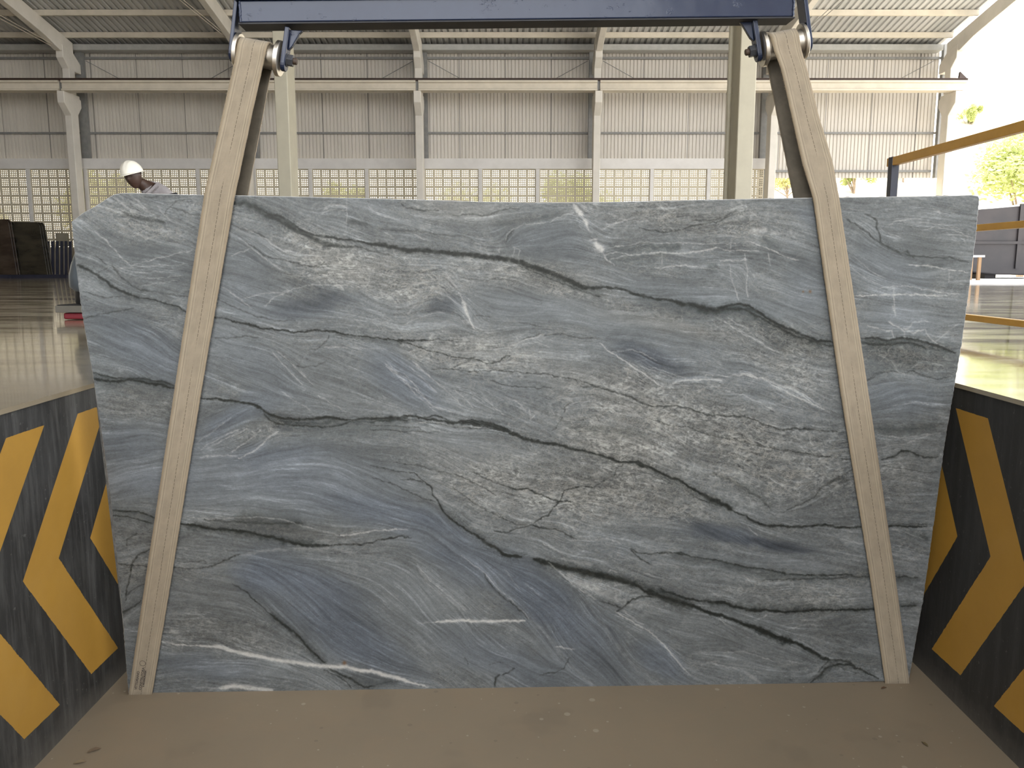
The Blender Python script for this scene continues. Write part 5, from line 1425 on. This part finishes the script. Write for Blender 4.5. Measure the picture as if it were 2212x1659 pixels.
# ---------------------------------------------------------------- worker in a white helmet behind the slab
def person():
    root_loc = Vector((-4.42, 10.45, FZ))
    root = thing('person', root_loc, 'person in white helmet and grey shirt bending forward behind the slab at left', 'person')
    head_c = Vector((-4.665, 10.24, 2.580))
    J = {'pelvis': ((-4.40, 10.50, 2.02), .155), 'waist': ((-4.40, 10.49, 2.16), .145), 'chest': ((-4.45, 10.44, 2.33), .165), 'upper': ((-4.585, 10.42, 2.45), .14), 'neck': ((-4.62, 10.34, 2.50), .075), 'headb': ((-4.655, 10.28, 2.54), .072),
         'shL': ((-4.38, 10.44, 2.42), .085), 'elL': ((-4.20, 10.28, 2.20), .048), 'wrL': ((-4.28, 10.05, 2.08), .032), 'haL': ((-4.31, 9.98, 2.07), .036),
         'shR': ((-4.70, 10.44, 2.32), .07), 'elR': ((-4.76, 10.24, 2.14), .048), 'wrR': ((-4.66, 10.02, 2.06), .032), 'haR': ((-4.62, 9.96, 2.06), .036),
         'hiL': ((-4.30, 10.50, 1.96), .10), 'knL': ((-4.27, 10.42, 1.56), .064), 'anL': ((-4.26, 10.50, 1.18), .042), 'toL': ((-4.25, 10.36, 1.135), .035),
         'hiR': ((-4.50, 10.50, 1.96), .10), 'knR': ((-4.54, 10.42, 1.56), .064), 'anR': ((-4.55, 10.52, 1.18), .042), 'toR': ((-4.57, 10.38, 1.135), .035)}
    E_ = [('pelvis', 'waist'), ('waist', 'chest'), ('chest', 'upper'), ('upper', 'neck'), ('neck', 'headb'), ('upper', 'shL'), ('shL', 'elL'), ('elL', 'wrL'), ('wrL', 'haL'), ('chest', 'shR'), ('shR', 'elR'), ('elR', 'wrR'), ('wrR', 'haR'),
          ('pelvis', 'hiL'), ('hiL', 'knL'), ('knL', 'anL'), ('anL', 'toL'), ('pelvis', 'hiR'), ('hiR', 'knR'), ('knR', 'anR'), ('anR', 'toR')]
    for s_, h in (('L', 'haL'), ('R', 'haR')):
        hp = Vector(J[h][0])
        for k in range(4):
            J['f%s%da' % (s_, k)] = (tuple(hp + Vector(((k - 1.5) * .018, -.035, .0))), .0095); J['f%s%db' % (s_, k)] = (tuple(hp + Vector(((k - 1.5) * .019, -.065 + .004 * abs(k - 1.2), -.015))), .0085)
            E_ += [(h, 'f%s%da' % (s_, k)), ('f%s%da' % (s_, k), 'f%s%db' % (s_, k))]
        J['t%sa' % s_] = (tuple(hp + Vector((.035 if s_ == 'L' else -.035, -.012, .004))), .0095); J['t%sb' % s_] = (tuple(hp + Vector((.045 if s_ == 'L' else -.045, -.04, .0))), .0085)
        E_ += [(h, 't%sa' % s_), ('t%sa' % s_, 't%sb' % s_)]
    def skin(names, edges, scale=1.0, rootn=None, adj=None):
        idx = {n: i for i, n in enumerate(names)}
        me = bpy.data.meshes.new('body'); me.from_pydata([Vector(J[n][0]) for n in names], [(idx[a], idx[b]) for a, b in edges], [])
        o = bpy.data.objects.new('tmp', me); COL.objects.link(o)
        mo = o.modifiers.new('skin', 'SKIN'); mo.branch_smoothing = .5; mo.use_smooth_shade = True
        for i, n in enumerate(names):
            r = J[n][1] * scale + (adj or 0); v = me.skin_vertices[0].data[i]; v.radius = (r, r * (.8 if n in ('chest', 'waist', 'pelvis') else 1)); v.use_root = (n == (rootn or names[0]))
        su = o.modifiers.new('sub', 'SUBSURF'); su.levels = 2; su.render_levels = 2
        bpy.context.view_layer.update(); m2 = bpy.data.meshes.new_from_object(o.evaluated_get(bpy.context.evaluated_depsgraph_get())); bpy.data.objects.remove(o); return m2
    body = skin(list(J), E_, 1.0, 'pelvis')
    # head: a shaped sphere with brow, nose, mouth and ears, joined into the body mesh
    bm = bmesh.new(); bm.from_mesh(body)
    hb = bmesh.new(); bmesh.ops.create_uvsphere(hb, u_segments=40, v_segments=28, radius=1)
    tilt = Matrix.Rotation(math.radians(-13), 4, 'Y') @ Matrix.Rotation(math.radians(10), 4, 'X')
    face_rot = Matrix.Rotation(math.radians(-14), 4, 'Z') @ Matrix.Scale(1.13, 4)
    for v in hb.verts:
        x, y, z = v.co; r = 1.0
        fw = max(0, -y)
        X_, Y_, Z_ = x * .080, y * .100, z * .134
        if z < 0: X_ *= 1 + .26 * z; Y_ *= 1 + .12 * z
        Y_ -= .020 * math.exp(-((x / .16) ** 2 + ((z + .16) / .20) ** 2)) * (fw > .3)               # nose
        Y_ -= .006 * math.exp(-((z - .16) / .10) ** 2) * (fw > .5)                                   # brow
        for ex_ in (-.36, .36): Y_ += .008 * math.exp(-(((x - ex_) / .16) ** 2 + ((z - .02) / .10) ** 2)) * (fw > .3)
        Y_ -= .006 * math.exp(-((x / .30) ** 2 + ((z + .50) / .07) ** 2)) * (fw > .2)                # lips
        Y_ -= .008 * math.exp(-((x / .25) ** 2 + ((z + .85) / .12) ** 2))                            # chin
        for s_ in (-1, 1):
            d = math.exp(-(((x - s_) / .25) ** 2 + ((y - .1) / .16) ** 2 + ((z + .05) / .26) ** 2)); X_ += s_ * .018 * d
        v.co = head_c + tilt @ face_rot @ Vector((X_, Y_, Z_))
    tmp = bpy.data.meshes.new('h'); hb.to_mesh(tmp); hb.free(); bm.from_mesh(tmp)
    me = bpy.data.meshes.new('body'); bm.to_mesh(me); bm.free(); me.polygons.foreach_set('use_smooth', [True] * len(me.polygons))
    me.materials.append(plain('dark_skin', (.045, .022, .015), (.06, .03, .02), rough=.5, scale=20))
    o = bpy.data.objects.new('body', me); COL.objects.link(o); o.parent = root; o.location = -root_loc
    # eyes
    Mh = Matrix.Translation(head_c) @ tilt @ face_rot
    for s_ in (-1, 1):
        mbx = MB(); b2 = bmesh.new(); bmesh.ops.create_uvsphere(b2, u_segments=12, v_segments=8, radius=.011); mbx.add([Mh @ (v.co + Vector((s_ * .028, -.079, .004))) for v in b2.verts], [tuple(v.index for v in f.verts) for f in b2.faces]); b2.free()
        mbx.build('eye', plain('eye_dark', (.03, .02, .018), (.2, .17, .15), rough=.3, scale=80), root, smooth=80)
    # shirt and trousers
    def cloth(nm, names, edges, adj, m, rootn):
        mm = skin(names, edges, 1.0, rootn, adj); mm.polygons.foreach_set('use_smooth', [True] * len(mm.polygons)); mm.materials.append(m)
        q = bpy.data.objects.new(nm, mm); COL.objects.link(q); q.parent = root; q.location = -root_loc
    cloth('shirt', ['waist', 'chest', 'upper', 'neck', 'shL', 'elL', 'shR', 'elR', 'pelvis'], [('waist', 'chest'), ('chest', 'upper'), ('upper', 'neck'), ('upper', 'shL'), ('shL', 'elL'), ('chest', 'shR'), ('shR', 'elR'), ('waist', 'pelvis')], .036, plain('grey_shirt', (.34, .32, .33), (.28, .26, .27), rough=.9, scale=12, bump=.3), 'waist')
    cloth('trousers', ['pelvis', 'hiL', 'knL', 'anL', 'hiR', 'knR', 'anR'], [('pelvis', 'hiL'), ('hiL', 'knL'), ('knL', 'anL'), ('pelvis', 'hiR'), ('hiR', 'knR'), ('knR', 'anR')], .018, plain('work_trousers', (.10, .12, .15), rough=.9), 'pelvis')
    # helmet: ribbed dome with a peak, short hair under it
    mbx = MB(); n = 40; vs = []; fs = []; rows = 12
    for j in range(rows + 1):
        el = (math.pi / 2) * j / rows
        for k in range(n):
            a = 2 * math.pi * k / n; rad = math.cos(el); x, y, z = math.cos(a) * rad, math.sin(a) * rad, math.sin(el)
            rib = 1 + .05 * math.exp(-(x / .13) ** 2) * (z > .2) + .03 * math.exp(-((abs(x) - .38) / .08) ** 2) * (z > .15) * (y < .6)
            vs.append(Mh @ Vector((x * .113 * rib, y * .133 * rib, .030 + z * .135 * rib)))
    for j in range(rows):
        for k in range(n): fs.append((j * n + k, j * n + (k + 1) % n, (j + 1) * n + (k + 1) % n, (j + 1) * n + k))
    mbx.add(vs, fs)
    vs = []; fs = []
    for ring, (rx, ry, pk, z) in enumerate(((.108, .128, 0, .036), (.130, .148, .045, .026), (.130, .148, .045, .022), (.106, .126, 0, .030))):
        for k in range(n):
            a = 2 * math.pi * k / n; x, y = math.cos(a), math.sin(a); p = pk * max(0, -y) ** 2
            vs.append(Mh @ Vector((x * rx, y * ry - p, z - .14 * p)))
    for j in range(4):
        for k in range(n): fs.append((j * n + k, j * n + (k + 1) % n, ((j + 1) % 4) * n + (k + 1) % n, ((j + 1) % 4) * n + k))
    mbx.add(vs, fs)
    h = mbx.build('helmet', plain('white_shell', (.88, .85, .76), (.84, .81, .73), rough=.35), root, smooth=50); h['label'] = 'white safety helmet'
    mbx = MB(); b2 = bmesh.new(); bmesh.ops.create_uvsphere(b2, u_segments=24, v_segments=14, radius=1)
    mbx.add([Mh @ Vector((v.co.x * .081, v.co.y * .088 + .018, v.co.z * .088 + .03)) for v in b2.verts], [tuple(v.index for v in f.verts) for f in b2.faces]); b2.free()
    mbx.build('hair', plain('black_hair', (.012, .010, .010), rough=.8), root, smooth=60)
    for s_ in ('L', 'R'):
        a = Vector(J['an' + s_][0]); t = Vector(J['to' + s_][0]); mbx = MB()
        mbx.tube([a + Vector((0, .03, .05)), a + Vector((0, .02, -.02)), t + Vector((0, .02, .005)), t + Vector((0, -.05, .0))], [.055, .052, .046, .032], 14)
        mbx.build('boot', M_blk, root, smooth=60)
person()

# ---------------------------------------------------------------- small litter on the pit floor
def leaf(x, y, s, a, lab, colr_):
    p = on_z(x, y, .002); mb = MB(); rr = random.Random(int(x))
    pts = [(-1, 0, 0), (-.4, .38, .25), (.3, .42, .3), (1, .05, .1), (.35, -.36, .28), (-.45, -.34, .2)]
    M = Matrix.Translation(p) @ Matrix.Rotation(a, 4, 'Z') @ Matrix.Scale(s, 4)
    vs = [M @ Vector(q) for q in pts] + [M @ Vector((0, 0, .02))]
    mb.add(vs, [(i, (i + 1) % 6, 6) for i in range(6)]); o = mb.build('dry_leaf', plain('dry_leaf', colr_, rough=.8, scale=50)); sd = o.modifiers.new('t', 'SOLIDIFY'); sd.thickness = .001; tag(o, lab, 'leaf', 'dry leaves on the pit floor')
leaf(1909, 1487, .012, .3, 'small brown leaf crumb on the floor below the right sling', (.09, .05, .025))
leaf(1998, 1608, .013, 1.9, 'curled olive leaf on the floor near the right chevron wall', (.12, .09, .04))
leaf(203, 1622, .020, .5, 'brown dry leaf on the floor near the left chevron wall', (.13, .09, .055))
leaf(172, 1648, .018, .2, 'pale dry leaf at the very bottom left of the floor', (.20, .15, .09))

# ---------------------------------------------------------------- trees outside
def foliage_mat(name, c1, c2):
    m, nt, b = node_mat(name)
    oi = nt.nodes.new('ShaderNodeNewGeometry')
    nt.links.new(mix_n(nt, oi.outputs['Random Per Island'], c1, c2), b.inputs['Base Color']); b.inputs['Roughness'].default_value = .5
    b.inputs['Subsurface Weight'].default_value = 0; b.inputs['Transmission Weight'].default_value = 0
    tr_ = nt.nodes.new('ShaderNodeBsdfTranslucent'); tr_.inputs[0].default_value = c1 + (1,); mx = nt.nodes.new('ShaderNodeMixShader'); mx.inputs[0].default_value = .5
    out_ = nt.nodes['Material Output']; nt.links.new(b.outputs[0], mx.inputs[1]); nt.links.new(tr_.outputs[0], mx.inputs[2]); nt.links.new(mx.outputs[0], out_.inputs[0])
    return m
M_leaf = foliage_mat('sunlit_leaves', (.54, .57, .24), (.40, .46, .19)); M_leaf2 = foliage_mat('yellowish_leaves', (.68, .66, .36), (.54, .54, .28)); M_twig = plain('bark', (.35, .27, .2), (.2, .15, .11), rough=.9)
def tree_meshes(seed, rx, rz, nleaf, leaf_s, trunk_h, mat_leaf):
    r = random.Random(seed); mb = MB(); clumps = [(Vector((r.uniform(-.75, .75) * rx, r.uniform(-.75, .75) * rx, trunk_h + rz * (.3 + .8 * r.random()))), r.uniform(.25, .5) * rx) for _ in range(16)]
    for _ in range(nleaf):
        c, q = r.choice(clumps); d = Vector((r.gauss(0, 1), r.gauss(0, 1), r.gauss(0, 1))).normalized() * q * (r.random() ** .4)
        p = c + d; u = Vector((r.gauss(0, 1), r.gauss(0, 1), r.gauss(0, .6))).normalized(); v = u.orthogonal().normalized(); s = leaf_s * r.uniform(.6, 1.4)
        mb.add([p - u * s, p + v * s * .5, p + u * s, p - v * s * .5], [(0, 1, 2, 3)])
    fm = bpy.data.meshes.new('foliage'); fm.from_pydata(mb.v, [], mb.f); fm.materials.append(mat_leaf)
    mb = MB(); mb.tube([(0, 0, -.4), (.05, 0, trunk_h * .6), (.1, .05, trunk_h + rz * .5)], [.14, .11, .06], 8)
    for c, q in clumps[:8]: mb.tube([(.06, .02, trunk_h * .7), tuple(c * .6 + Vector((0, 0, trunk_h * .35))), tuple(c)], [.06, .04, .015], 6)
    tm = mb.mesh('trunk'); tm.materials.append(M_twig); return fm, tm
kinds = [tree_meshes(1, 1.6, 2.6, 5200, .11, 1.3, M_leaf), tree_meshes(2, 1.9, 2.2, 5200, .11, .9, M_leaf2), tree_meshes(3, 2.2, 3.2, 6500, .12, 1.8, M_leaf)]
def plant(kind, x, y, z, s, lab, grp=None, rot=0, name='leafy_tree'):
    fm, tm = kinds[kind]; root = thing(name, (x, y, z), lab, 'tree', grp); root.rotation_euler.z = rot; root.scale = (s, s, s)
    for nm, me_ in (('foliage', fm), ('trunk', tm)):
        o = bpy.data.objects.new(nm, me_); COL.objects.link(o); o.parent = root
r = random.Random(12)
for i in range(8):
    plant(i % 2, -27 + i * 5.0 + r.uniform(-.3, .3), 33.4 + r.uniform(-.6, .9), 1.0, r.uniform(.82, 1.05), 'yellow-green tree outside, seen only through holes of the perforated wall', 'trees behind the perforated wall', r.uniform(0, 6))
plant(2, 20.8, 33.5, 1.0, 1.05, 'bright leafy tree above the dark skip at the far right', None, .5)
plant(1, 24.5, 36.0, 1.0, 1.1, 'yellow-green tree behind the bright one at the right edge', None, 1.5)
for kd, x, y, s, px_lab in ((1, 14.3, 43, .5, 'yellowish shrub on the bank seen between the two legs of the right sling'), (0, 17.9, 43.5, .6, 'green shrub on the bank just right of the right sling'), (2, 21.2, 45, .42, 'pale bush on the bank left of the rail post'),
        (0, 28.9, 53, .42, 'faint bush high on the pale bank beside the open-end column'), (1, 29.8, 49, .5, 'yellow bush on the bank under the top rail')):
    plant(kd, x, y, bank(x, y) - .25, s, px_lab, None, x, 'shrub')
